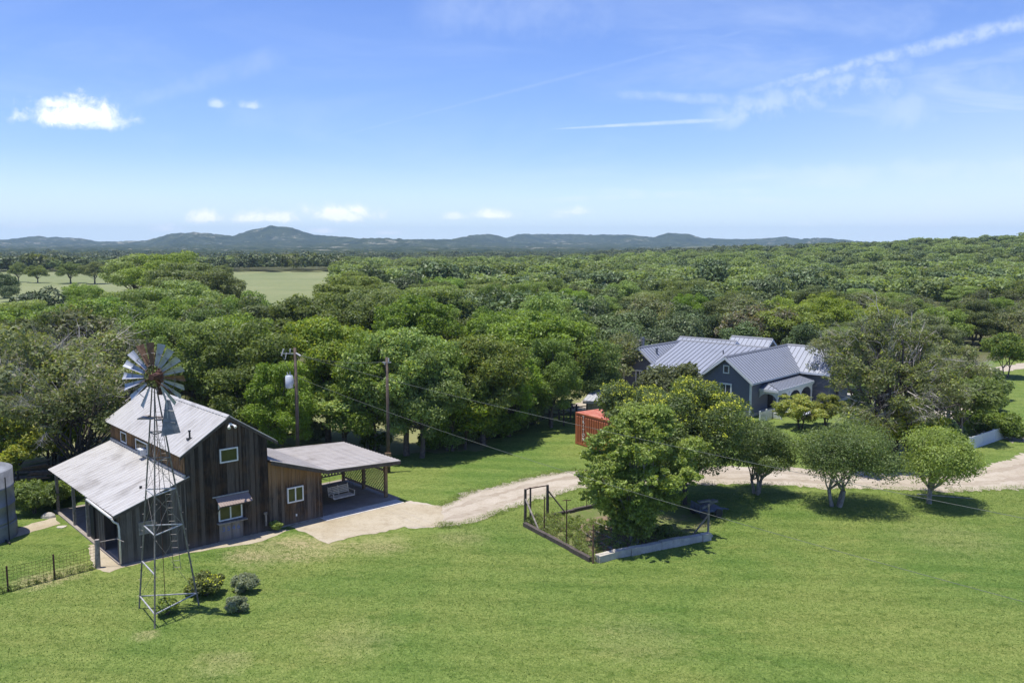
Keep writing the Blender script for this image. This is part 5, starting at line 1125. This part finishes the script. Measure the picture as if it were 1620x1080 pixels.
# the two trees in the garden enclosure
Bg = []
rg = np.random.default_rng(31)
for i in range(185):                                       # loose upright crown of separate leafy boughs
    t = rg.uniform(0, 1); z = .7 + 7.0 * t; wid = .45 + 2.95 * math.sin(math.pi * min(1, .04 + .86 * t)) ** 1.1; a = rg.uniform(0, 6.28); r = wid * rg.uniform(.25, 1)
    s = rg.uniform(.28, .62); Bg.append([r * math.cos(a) * 1.05 + .5 * t, r * math.sin(a) * .8, z, s * 1.15, s * 1.05, s * .8])
P_gard = make_proto(109, 7.9, (3, 3, 3.6), blobs=Bg, n=80000, size=.10, mat='garden', trunk_r=.14, fork=.16, stems=4, sprays=240, br=.9, limbs=36, bark=M_barkgrey, inner=.15, stemspread=.5, outw=.5, up=.35)
near(P_gard, (1004, 858), 645, 'bright large-leaved tree of many stems inside the garden fence', 'broadleaf_tree', rz=.4)
P_rain = make_proto(110, 8.3, (4.9, 4.3, 3.9), c=(0, 0, 4.5), K=96, br=1.08, n=80000, size=.085, mat='rain', trunk_r=.2, fork=.2, stems=2, low=-.6, limbs=24, bark=M_barkdark, inner=.5, stemspread=.35, flowers=900, flat=.7, sprays=30, extra=('garden', .12))
near(P_rain, (1085, 818), 600, 'wide dark tree dotted with yellow flower clusters over the garden', 'flowering_tree', d=52.3, sxy=1.02, rz=1.0)
P_rain2 = make_proto(111, 6.6, (2.6, 2.6, 2.6), K=30, br=1.0, n=20000, size=.11, mat='rain', trunk_r=.14, fork=.2, stems=2, low=-.4, inner=.5, flowers=160, flat=.75, sprays=25, extra=('yellow', .08))
near(P_rain2, (1000, 745), 600, 'smaller flowering tree at the left side of the wide flowering tree', 'flowering_tree', d=60, sxy=1.0)
P_dk = make_proto(112, 6.4, (2.6, 2.6, 2.4), K=26, br=1.0, n=15000, size=.13, mat='oak', trunk_r=.16, fork=.25, low=-.4, inner=.5, sprays=20)
near(P_dk, (1065, 680), 572, 'dark green tree top between the flowering tree and the house roof', 'broadleaf_tree', d=70)
near(P_yel, (1266, 670), 618, 'yellow-green loose tree in front of the porch', 'broadleaf_tree', d=74, sxy=1.45)
near(P_yel, (1306, 668), 616, 'yellow-green loose tree at the right end of the porch', 'broadleaf_tree', d=75, sxy=1.1)
# clipped trees along the track
def clipped(seed, H, rx, mat, lean, K=34, stems=2, extra=None):
    return make_proto(seed, H, (rx, rx, (H - 1.1) / 2), c=(lean, 0, 1.15 + (H - 1.15) / 2), K=K, br=rx * .36, n=38000, size=.058, mat=mat, trunk_r=.16, fork=.21, stems=stems, low=-.6, limbs=18, bark=M_barkgrey, flat=.78, inner=.45, stemspread=.75, sprays=40, extra=extra, aspect=.5)
near(clipped(121, 4.7, 2.3, 'clipped', .1, stems=3), (1198, 781), 672, 'clipped round tree with forked pale trunk, left of the three beside the track', 'clipped_tree', rz=0, sxy=1.0)
near(clipped(122, 4.9, 2.9, 'clipped', .5, stems=4, K=44), (1322, 801), 672, 'wide dark clipped tree with several pale stems, middle of the three beside the track', 'clipped_tree', rz=0, sxy=1.0)
near(clipped(123, 4.3, 2.45, 'clipbright', .5, stems=1, K=40), (1470, 796), 684, 'bright green dome-shaped clipped tree on one pale trunk, rightmost by the track', 'clipped_tree', rz=0, sxy=1.0)
# big half-bare tree by the yard
rg = np.random.default_rng(77); Bh = []
for cx_, cy_, cz_, rr_, kk_ in ((-4.6, 0, 6.4, 2.6, 14), (-2.0, 1.5, 8.3, 2.5, 13), (1.4, .8, 8.9, 2.4, 12), (4.4, .5, 7.2, 2.8, 14), (6.2, -.5, 4.2, 2.0, 9), (-6.0, -1, 3.9, 1.9, 9), (0.3, -2.2, 5.4, 2.4, 12), (2.9, -2.4, 4.0, 2.2, 11), (-3.0, -2.4, 4.2, 2.1, 11), (0, 1, 6, 2.2, 6)):
    for b_ in crown_blobs(rg, (cx_, cy_, cz_), (rr_, rr_, rr_ * .85), int(kk_ * 1.5), .62, .85, -.5): Bh.append(b_)
P_huge = make_proto(130, 10.8, (7.2, 6.0, 4.7), c=(0, 0, 6.0), blobs=Bh, br=1.1, n=52000, size=.095, mat='grey', trunk_r=.36, fork=.16, stems=4, bark=M_barkdark, sprays=110, low=-.5, limbs=60, dead=150, inner=.25, stemspread=.6, extra=('yellow', .10), deadL=2.2)
near(P_huge, (1405, 722), 492, 'huge spreading half-bare tree with grey dead branches in the yard', 'half_bare_tree', rz=.7, sxy=1.0)
near(P_yel, (1440, 716), 618, 'yellow-green foliage tree against the right side of the huge half-bare tree', 'broadleaf_tree', d=63, sxy=1.3)
near(P_dk, (1520, 700), 590, 'dark low tree at the right side of the huge half-bare tree', 'broadleaf_tree', d=69, sxy=1.1)
near(P_greyd2, (1500, 690), 540, 'grey half-bare tree right behind the huge half-bare tree', 'half_bare_tree', d=76, sxy=.9)
near(P_greyd, (1320, 660), 512, 'grey half-bare tree behind the right end of the house roof', 'half_bare_tree', d=86, sxy=.9)
near(P_small, (1591, 597), 524, 'small bright tree standing alone on the far right lawn', 'broadleaf_tree', sxy=1.05)
plant(P_bush, 'bush', G(1478, 700), 'green bush at the left end of the pale garden wall', 'bush', 'bushes by the right garden wall', 1.1, 1)
plant(P_bush, 'bush', G(1545, 684), 'green bush growing above the pale garden wall', 'bush', 'bushes by the right garden wall', 1.15, 2)
plant(P_bush, 'bush', G(1575, 690), 'green bush spilling over the right end of the pale garden wall', 'bush', 'bushes by the right garden wall', 1.15, 3)
plant(P_bush, 'bush', G(1600, 696), 'low green bush at the far right end of the pale garden wall', 'bush', 'bushes by the right garden wall', .7, 4)
plant(P_bush, 'bush', G(1568, 634), 'dark rounded bush on the edge of the far right lawn', 'bush', 'bushes on the far right lawn', 1.25, 5)
plant(P_bush, 'bush', G(1575, 650), 'low spreading bush beside the pale track at the right', 'bush', 'bushes on the far right lawn', .9, 6)
plant(P_bush, 'bush', G(1560, 612), 'faded low bush just left of the lone small tree', 'bush', 'bushes on the far right lawn', 1.2, 7)
# shrubs by the windmill
def shrub(seed, R0, H, mat, flowers=0, n=11000, size=.05):
    rg = np.random.default_rng(seed); B = []
    for i in range(26): a = rg.uniform(0, 6.28); r = R0 * math.sqrt(rg.random()) * .72; s = R0 * rg.uniform(.22, .36); B.append([r * math.cos(a), r * math.sin(a), H * rg.uniform(.3, .82) * (1 - .45 * (r / R0) ** 2), s, s, s * .8])
    B = np.array(B); P = Proto(); P.H = H; P.dead = None; Vs = [leaf_cards(rg, B, n, size, .4, .03)]; mats = [F[mat]]
    if flowers:
        sp = []
        for i in range(flowers): t = B[rg.integers(len(B))]; d = rg.normal(size=3); d[2] = abs(d[2]); d /= np.linalg.norm(d); sp.append([*(t[:3] + d * t[3:6] * 1.08), .03, .03, .03])
        Vs.append(leaf_cards(rg, np.array(sp), flowers * 4, .035, .3, aspect=.8)); mats.append(M_flower)
    P.crown = cards_mesh('leaves', Vs, mats); mb = MB()
    for k in range(9): b = B[k]; mb.tube([(0, 0, -.05), Vector(b[:3]) * .5, Vector(b[:3])], [.02, .015, .008], 4)
    me = bpy.data.meshes.new('stems'); me.from_pydata(mb.v, [], mb.f); me.materials.append(M_bark); P.trunk = me; return P
plant(shrub(201, .95, 1.15, 'oak', 330, 15000), 'flowering_shrub', G(322, 945) + Vector((0, .3, 0)), 'large shrub covered in yellow flowers beside the windmill leg', 'shrub', None, 1.0, 0, foliage_name='leaves')
plant(shrub(202, .6, .75, 'garden', 60, 7000), 'flowering_shrub', G(264, 972), 'small bright green shrub between the windmill legs', 'shrub', None, 1.0, 0, foliage_name='leaves')
plant(shrub(203, .72, .85, 'sage', 0, 12000, .045), 'sage_shrub', G(387, 935), 'grey-green round shrub, the farther of the two right of the windmill', 'shrub', None, 1.0, 0, foliage_name='leaves')
plant(shrub(204, .55, .8, 'sage', 0, 9000, .045), 'sage_shrub', G(376, 968), 'grey-green round shrub, the nearer of the two right of the windmill', 'shrub', None, 1.0, 0, foliage_name='leaves')
plant(shrub(205, .45, .6, 'garden', 0, 2200, .07), 'bush', BW(8.25, -.35), 'small leafy weed bush where the tall gable meets the low extension', 'bush', None, 1.0, 0, foliage_name='leaves')
plant(shrub(206, .5, .6, 'elm', 0, 3000, .06), 'bush', G(1050, 848), 'low leafy clump inside the front kerb of the garden bed', 'bush', None, 1.2, 0, foliage_name='leaves')
plant(shrub(207, 1.1, 1.3, 'sage', 0, 8000, .09), 'bush', G(500, 696), 'pale bush in the dry grass behind the carport', 'bush', None, 1.2, 0, foliage_name='leaves')
# weeds in the garden bed and grass beside the kerbs
rg = np.random.default_rng(17); wb = []
for _ in range(420):
    u_, v_ = rg.random(), rg.random(); p = g1.lerp(g5, u_).lerp(g2.lerp(g6, u_), v_ * .97); s = rg.uniform(.08, .22); wb.append([p.x, p.y, s * .6, s, s, s * rg.uniform(.8, 1.8)])
stuff_leaves('weeds', np.array(wb), 15000, .06, [(F['oak'], .5), (F['garden'], .5)], 'rough weeds growing over the fenced garden bed', 'weeds', 3)
stuff_leaves('weeds', strip_blobs([G(700, 802), G(740, 781), G(800, 767), G(860, 752), G(915, 745)], .3, .045, 300, rg), 6000, .035, [(F['elm'], 1)], 'ragged grass along the far edge of the pale track', 'grass', 4)
stuff_leaves('weeds', strip_blobs([G(690, 834), G(728, 834), G(790, 813), G(850, 792), G(925, 773), G(1000, 769), G(1120, 767), G(1300, 773), G(1500, 779), G(1620, 774)], .3, .045, 700, rg), 13000, .035, [(F['elm'], 1)], 'ragged grass along the near edge of the pale track', 'grass', 5)

# short grass tufts over the near lawn
def tufts(n, seed, y0, y1, size):
    rg = np.random.default_rng(seed); y = y0 + (y1 - y0) * rg.random(n) ** .8; x = (rg.random(n) * 2 - 1) * (y * .64 + 2)
    keep = np.ones(n, bool); c, s_ = math.cos(BA), math.sin(BA); u = (x - A0.x) * c + (y - A0.y) * s_; v_ = -(x - A0.x) * s_ + (y - A0.y) * c
    keep &= ~((u > -1.2) & (u < 17.5) & (v_ > -1.3)); keep &= ~((u > 8.5) & (u < 20) & (v_ > -5))
    col = 810 + x / y * FX; dep = np.interp(col, [600, 730, 790, 850, 925, 1000, 1620, 1700], [45, 47.2, 49.6, 52, 54.6, 54.6, 54.6, 54.6]); keep &= y < dep
    ins = np.zeros(n, bool); pl_ = [g1, g5, g6, G(1130, 800), G(1040, 790), gc, g2]
    for a_, b_ in zip(pl_, pl_[1:] + pl_[:1]): ins ^= ((a_.y > y) != (b_.y > y)) & (x < (b_.x - a_.x) * (y - a_.y) / (b_.y - a_.y + 1e-9) + a_.x)
    keep &= ~ins
    x, y = x[keep], y[keep]; n = len(x); a = rg.random(n) * 6.28; w_ = np.stack([np.cos(a), np.sin(a), np.zeros(n)], 1); h = size * (.5 + rg.random(n)); l = rg.normal(size=(n, 3)) * .35; l[:, 2] = 1; l *= h[:, None]
    p = np.stack([x, y, np.full(n, .008)], 1); ww = w_ * (size * .55)
    V = np.stack([p - ww, p + ww, p + l + ww * .3, p + l - ww * .5], 1).reshape(-1, 3); return V
gm, gt, gk = newmat('grass_blades'); gpn = N(gt, 'ShaderNodeBsdfPrincipled'); gpn.inputs['Roughness'].default_value = .8; gpn.inputs['Specular IOR Level'].default_value = .15
gri = N(gt, 'ShaderNodeNewGeometry').outputs['Random Per Island']; gnn = gk.noise(geopos(gt), .35, 4, .6)
gc_ = gk.mix(gri, (0.100, 0.180, 0.030), (0.205, 0.285, 0.070)); gc_ = gk.mix(gk.ramp(gnn, .55, .75, 0, .35), gc_, (0.26, 0.29, 0.10)); gk.link(gc_, gpn.inputs['Base Color']); finish(gt, gpn)
gv = [tufts(260000, 5, 28.5, 55, .029)]
o = bpy.data.objects.new('grass_tufts', cards_mesh('grass_tufts', [np.concatenate(gv)], [gm])); link(o); tag(o, 'short blades of grass all over the near lawn', 'grass', kind='stuff')

# ------------------------------------------------------------------ forest
protos = dict(
    cyp=[make_proto(300 + i, 13.0, (7.2, 7.0, 5.0), K=70, br=1.3, n=30000, size=.165, mat='cypress', trunk_r=.4, fork=.3, low=-.3, limbs=12, flat=.55, layered=1.3 if i < 2 else 0, inner=.55, sprays=30) for i in range(3)],
    oak=[make_proto(310 + i, 9.5, (5.6, 5.4, 4.2), K=60, br=1.02, n=24000, size=.145, mat='oak', trunk_r=.3, fork=.22, low=-.45, limbs=10, flat=.75, inner=.55, sprays=20) for i in range(3)],
    pec=[make_proto(320 + i, 11.0, (5.4, 5.4, 4.8), K=62, br=1.0, n=26000, size=.145, mat='elm', trunk_r=.28, fork=.25, low=-.5, limbs=10, flat=.85, inner=.5, sprays=40) for i in range(3)],
    jun=[make_proto(330 + i, 7.0, (3.4, 3.4, 3.2), K=26, br=1.1, n=9000, size=.17, mat='juniper', trunk_r=.2, fork=.15, low=-.7, limbs=6, flat=1.0, inner=.6) for i in range(2)],
    gry=[make_proto(340, 8.5, (4.6, 4.6, 3.8), K=32, br=1.3, n=10000, size=.19, mat='grey', trunk_r=.25, fork=.2, low=-.5, limbs=14, dead=10, inner=.45, deadL=2.6)],
    yel=[make_proto(350, 9.0, (5.6, 5.6, 4.0), K=60, br=1.0, n=24000, size=.145, mat='lime', trunk_r=.26, fork=.2, low=-.5, limbs=8, inner=.5, sprays=30)],
    brn=[make_proto(360, 6.0, (4.0, 4.0, 2.6), K=26, br=1.1, n=9000, size=.18, mat='brown', trunk_r=.2, fork=.2, low=-.5, limbs=10, dead=8, inner=.45, extra=('grey', .5))])
LAB = dict(cyp='broad layered light green tree', oak='rounded olive green tree', pec='bright leafy tree', jun='compact dark green tree', gry='thin grey-green tree', yel='yellow-green broad tree', brn='brownish thin-leaved tree')
COLS = [(-40, 'outside the left edge of the picture'), (25, 'at the very left edge'), (60, 'at the left edge beyond the tank'), (150, 'beyond the tank and lean-to'), (215, 'left of the windmill wheel'), (290, 'behind the windmill wheel'), (360, 'beyond the barn peak'), (430, 'right of the barn peak'), (500, 'behind the transformer pole'),
        (580, 'between the two poles'), (650, 'behind the bare pole'), (730, 'beyond the thick pale trunk'), (800, 'above the lawn shade'), (870, 'beyond the timber pen'), (940, 'beyond the orange container'), (1000, 'left of the house flue'),
        (1060, 'beyond the left house gable'), (1120, 'beyond the main house roof'), (1180, 'beyond the front gable window'), (1240, 'beyond the roof skylight'), (1300, 'beyond the right roof end'), (1370, 'left behind the huge half-bare tree'), (1440, 'behind the huge half-bare tree'), (1510, 'right behind the huge half-bare tree'), (1580, 'left of the lone far tree'), (1625, 'at the right edge'), (9999, 'outside the right edge of the picture')]
ROWS = [(82, 'front row'), (96, 'second row'), (112, 'third row'), (130, 'fourth row'), (152, 'fifth row'), (999, 'rear rows')]
GRP = dict(cyp='layered light green forest trees', oak='olive forest trees', pec='bright forest trees', jun='dark compact forest trees', gry='grey-green forest trees', yel='yellow-green forest trees', brn='brownish trees behind the house')
def pxy(x, y): return 810 + x / y * FX * math.cos(PITCH) * 1.0        # approximate photo column of a far ground point
def excluded(x, y):
    d = y; c = pxy(x, y)
    if y < 62: return True
    row = 540 + FX * math.tan(math.atan2(CH, y) - PITCH)
    if c < 300 and y < 82: return True
    if 240 <= c < 860 and y < 75.5: return True
    if 430 <= c < 800 and y < 93: return True
    if 860 <= c < 1010 and y < 92: return True
    if 1000 <= c < 1340 and y < 108: return True
    if 1340 <= c < 1480 and y < 88: return True
    if c >= 1480 and y < 118: return True
    # open far field on the left
    if x < -8 and y < 472:
        if 352 < c < 545 and y > 112: return True
        if c <= 352 and y > 132: return True
    return False
def canopy(c, y):                                         # crown-top height that puts the canopy where the photo has it
    if c < 380: h = np.interp(y, [60, 110, 170, 260, 500], [9.5, 9.4, 9.5, 8.5, 8])
    elif c < 880: h = np.interp(y, [70, 100, 150, 220, 300, 500], [10.5, 10.0, 9.6, 9.8, 9.0, 7.5])
    else: h = np.interp(y, [80, 100, 140, 200, 280, 500], [5.5, 6.2, 7.4, 8.8, 9.2, 9])
    return float(h)
cand = []; rf = random.Random(99)
y = 66.0
while y < 640:
    sp = 5.9 + (y - 60) * .017; x = -y * .66 - 6
    while x < y * .66 + 6:
        xx = x + rf.uniform(-.4, .4) * sp; yy = y + rf.uniform(-.4, .4) * sp; x += sp
        if excluded(xx, yy): continue
        c = pxy(xx, yy); r_ = rf.random(); h = canopy(c, yy) * rf.uniform(.74, 1.14) * (1 + .13 * math.sin(xx / 13 + yy / 31) * math.sin(yy / 17 - xx / 41))
        if rf.random() < .05: continue
        if c > 880 and yy < 150: kind = 'jun' if r_ < .45 else 'oak' if r_ < .75 else 'gry' if r_ < .9 else 'pec'
        elif yy < 105: kind = 'pec' if r_ < .62 else 'oak' if r_ < .86 else 'gry' if c < 240 else 'cyp'
        elif yy < 170: kind = 'cyp' if r_ < .42 else 'oak' if r_ < .68 else 'pec' if r_ < .86 else 'jun'
        else: kind = 'cyp' if r_ < .55 else 'oak' if r_ < .85 else 'jun'
        if 1205 < c < 1390 and 118 < yy < 150 and r_ < .62: kind = 'yel'; h *= 1.1
        if 1180 < c < 1240 and yy < 122 and r_ < .6: kind = 'brn'
        if 700 < c < 1120 and 108 < yy < 150 and r_ < .75: kind = 'jun'
        if c > 1430 and 118 < yy < 180 and r_ < .4: kind = 'gry'
        if 420 < c < 660 and 76 < yy < 92 and r_ < .2: continue
        cand.append((yy, xx, yy, kind, h))
    y += sp * .92
# landmark trees
cand += [(0, *D(262, 460, 172)[:2], 'cyp', 14.4), (0, *D(300, 462, 166)[:2], 'cyp', 12.6), (0, *D(225, 460, 180)[:2], 'cyp', 13.8), (0, *D(335, 470, 158)[:2], 'oak', 11.2), (0, *D(128, 470, 150)[:2], 'pec', 9.6),
         (0, *D(352, 450, 330)[:2], 'oak', 8), (0, *D(112, 450, 340)[:2], 'oak', 8.5), (0, *D(150, 450, 335)[:2], 'oak', 8.8), (0, *D(30, 450, 350)[:2], 'oak', 8.2), (0, *D(60, 450, 345)[:2], 'oak', 7.0), (0, *D(6, 450, 250)[:2], 'jun', 7.0), (0, *D(15, 450, 235)[:2], 'jun', 5.0)]
cand.sort(key=lambda t: t[0])
NIND = 255
fieldlab = {330: 'round tree at the right end of the far field row beside the broad trees', 340: 'small round tree third from the left in the far field row', 335: 'small round tree second from the right in the far field row', 350: 'leftmost pale round tree of the far field row', 345: 'smallest round tree of the far field row', 250: 'dark compact tree at the left edge, on the near side of the far field', 235: 'lower dark bush-like tree near the left edge, before the far field'}
def autolab(x, y, kind):
    c_ = pxy(x, y); return LAB[kind] + ' in the ' + next(t for q, t in ROWS if y < q) + ' ' + next(t for q, t in COLS if c_ < q)
same = {}
for i, (k_, x, y, kind, h) in enumerate(cand[:NIND]): same.setdefault(autolab(x, y, kind), []).append((x, i))
pre = {}
for lb_, v_ in same.items():
    v_.sort()
    if len(v_) > 1:
        for j in range(len(v_)): pre[v_[j][1]] = ('first', 'second', 'third', 'fourth', 'fifth', 'sixth', 'seventh', 'eighth')[min(j, 7)] + ' from left: '
for i, (k_, x, y, kind, h) in enumerate(cand[:NIND]):
    P = protos[kind][rf.randrange(len(protos[kind]))]; s = h / P.H; sxy = s * rf.uniform(.8, 1.3)
    sxy = max(sxy, .72)
    lb = pre.get(i, '') + autolab(x, y, kind); lb = ' '.join(lb.split()[:16]); gp_ = GRP[kind]
    if k_ == 0 and y > 230 and kind in ('oak', 'jun'): lb = fieldlab[round(y)]; gp_ = 'trees in the far open field'
    elif k_ == 0 and i < 5 and kind == 'cyp': pass
    plant(P, 'forest_tree', (x, y, float(terrain(x, y))), lb, 'tree', gp_, sxy, rf.uniform(0, 6.28), sz=s)
# far woods: merged, one object
def light_proto(seed, H, rad, n, size, flat):
    rng = np.random.default_rng(seed); B = crown_blobs(rng, (0, 0, H - rad[2]), rad, 26, rad[0] * .3, flat, -.3); B[:, 2] = np.maximum(B[:, 2], B[:, 5]); return leaf_cards(rng, B, n, size, .35, inner=.6, aspect=.6)
def merge(name, items, plist, mats_of, label):
    Vs = {}
    for x, y, z, s, sz, rz, k, mi in items:
        V = plist[k]; c, s_ = math.cos(rz), math.sin(rz); W = np.empty_like(V); W[:, 0] = (V[:, 0] * c - V[:, 1] * s_) * s + x; W[:, 1] = (V[:, 0] * s_ + V[:, 1] * c) * s + y; W[:, 2] = V[:, 2] * sz + z
        Vs.setdefault(mi, []).append(W.astype(np.float32))
    keys = sorted(Vs); arr = [np.concatenate(Vs[k]) for k in keys]
    o = bpy.data.objects.new(name, cards_mesh(name, arr, [mats_of[k] for k in keys])); link(o); return tag(o, label, 'wood', kind='stuff')
LP1 = [light_proto(400 + i, 10, (5.4, 5.4, 4.4), 2600, .36, .65) for i in range(4)]
LP2 = [light_proto(410 + i, 10, (6.0, 6.0, 4.6), 620, .75, .65) for i in range(4)]
mset = [F['cypress'], F['oak'], F['far'], F['juniper']]
it = []
for k_, x, y, kind, h in cand[NIND:]: it.append((x, y, float(terrain(x, y)) - .3, h / 10 * rf.uniform(.85, 1.3), h / 10, rf.uniform(0, 6.28), rf.randrange(4), {'cyp': 0, 'oak': 1, 'jun': 3}.get(kind, 1)))
merge('middle_wood', it, LP1, mset, 'continuous forest canopy beyond the nearer trees, too many trees to count')
it = []; y = 474.0
while y < 1250:
    sp = 8.5 + (y - 400) * .010; x = -y * .66
    while x < y * .66:
        xx = x + rf.uniform(-.45, .45) * sp; yy = y + rf.uniform(-.45, .45) * sp; x += sp
        if yy < 640 and pxy(xx, yy) > 545: continue
        h = rf.uniform(5.0, 8.0) if yy > 520 else rf.uniform(7, 9.5); r_ = rf.random()
        if rf.random() < .10: continue
        h *= 1 + .22 * math.sin(xx / 27 + yy / 55) * math.sin(yy / 33 - xx / 71)
        if rf.random() < .06: h *= 1.3
        it.append((xx, yy, float(terrain(xx, yy)) - .3, h / 10 * 1.05, h / 10, rf.uniform(0, 6.28), rf.randrange(4), 2 if r_ < .6 else 1 if r_ < .85 else 3))
    y += sp * .9
merge('far_wood', it, LP2, mset, 'far-off wooded plain below the hills')

# ------------------------------------------------------------------ air
mb = MB(); mb.box(-8200, 8200, -8200, 8200, -1.5, 150)
hz = mb.build('haze', M_white, label='thin pale blue haze between here and the hills', cat='haze', kind='stuff'); fix_normals(hz)
m = bpy.data.materials.new('haze'); m.use_nodes = True; t = m.node_tree; t.nodes.clear(); pv = N(t, 'ShaderNodeVolumePrincipled'); pv.inputs['Color'].default_value = (0.58, 0.80, 1.0, 1); pv.inputs['Density'].default_value = 0.00011; pv.inputs['Anisotropy'].default_value = 0.0
o = t.nodes.new('ShaderNodeOutputMaterial'); t.links.new(pv.outputs[0], o.inputs['Volume']); hz.data.materials.clear(); hz.data.materials.append(m)
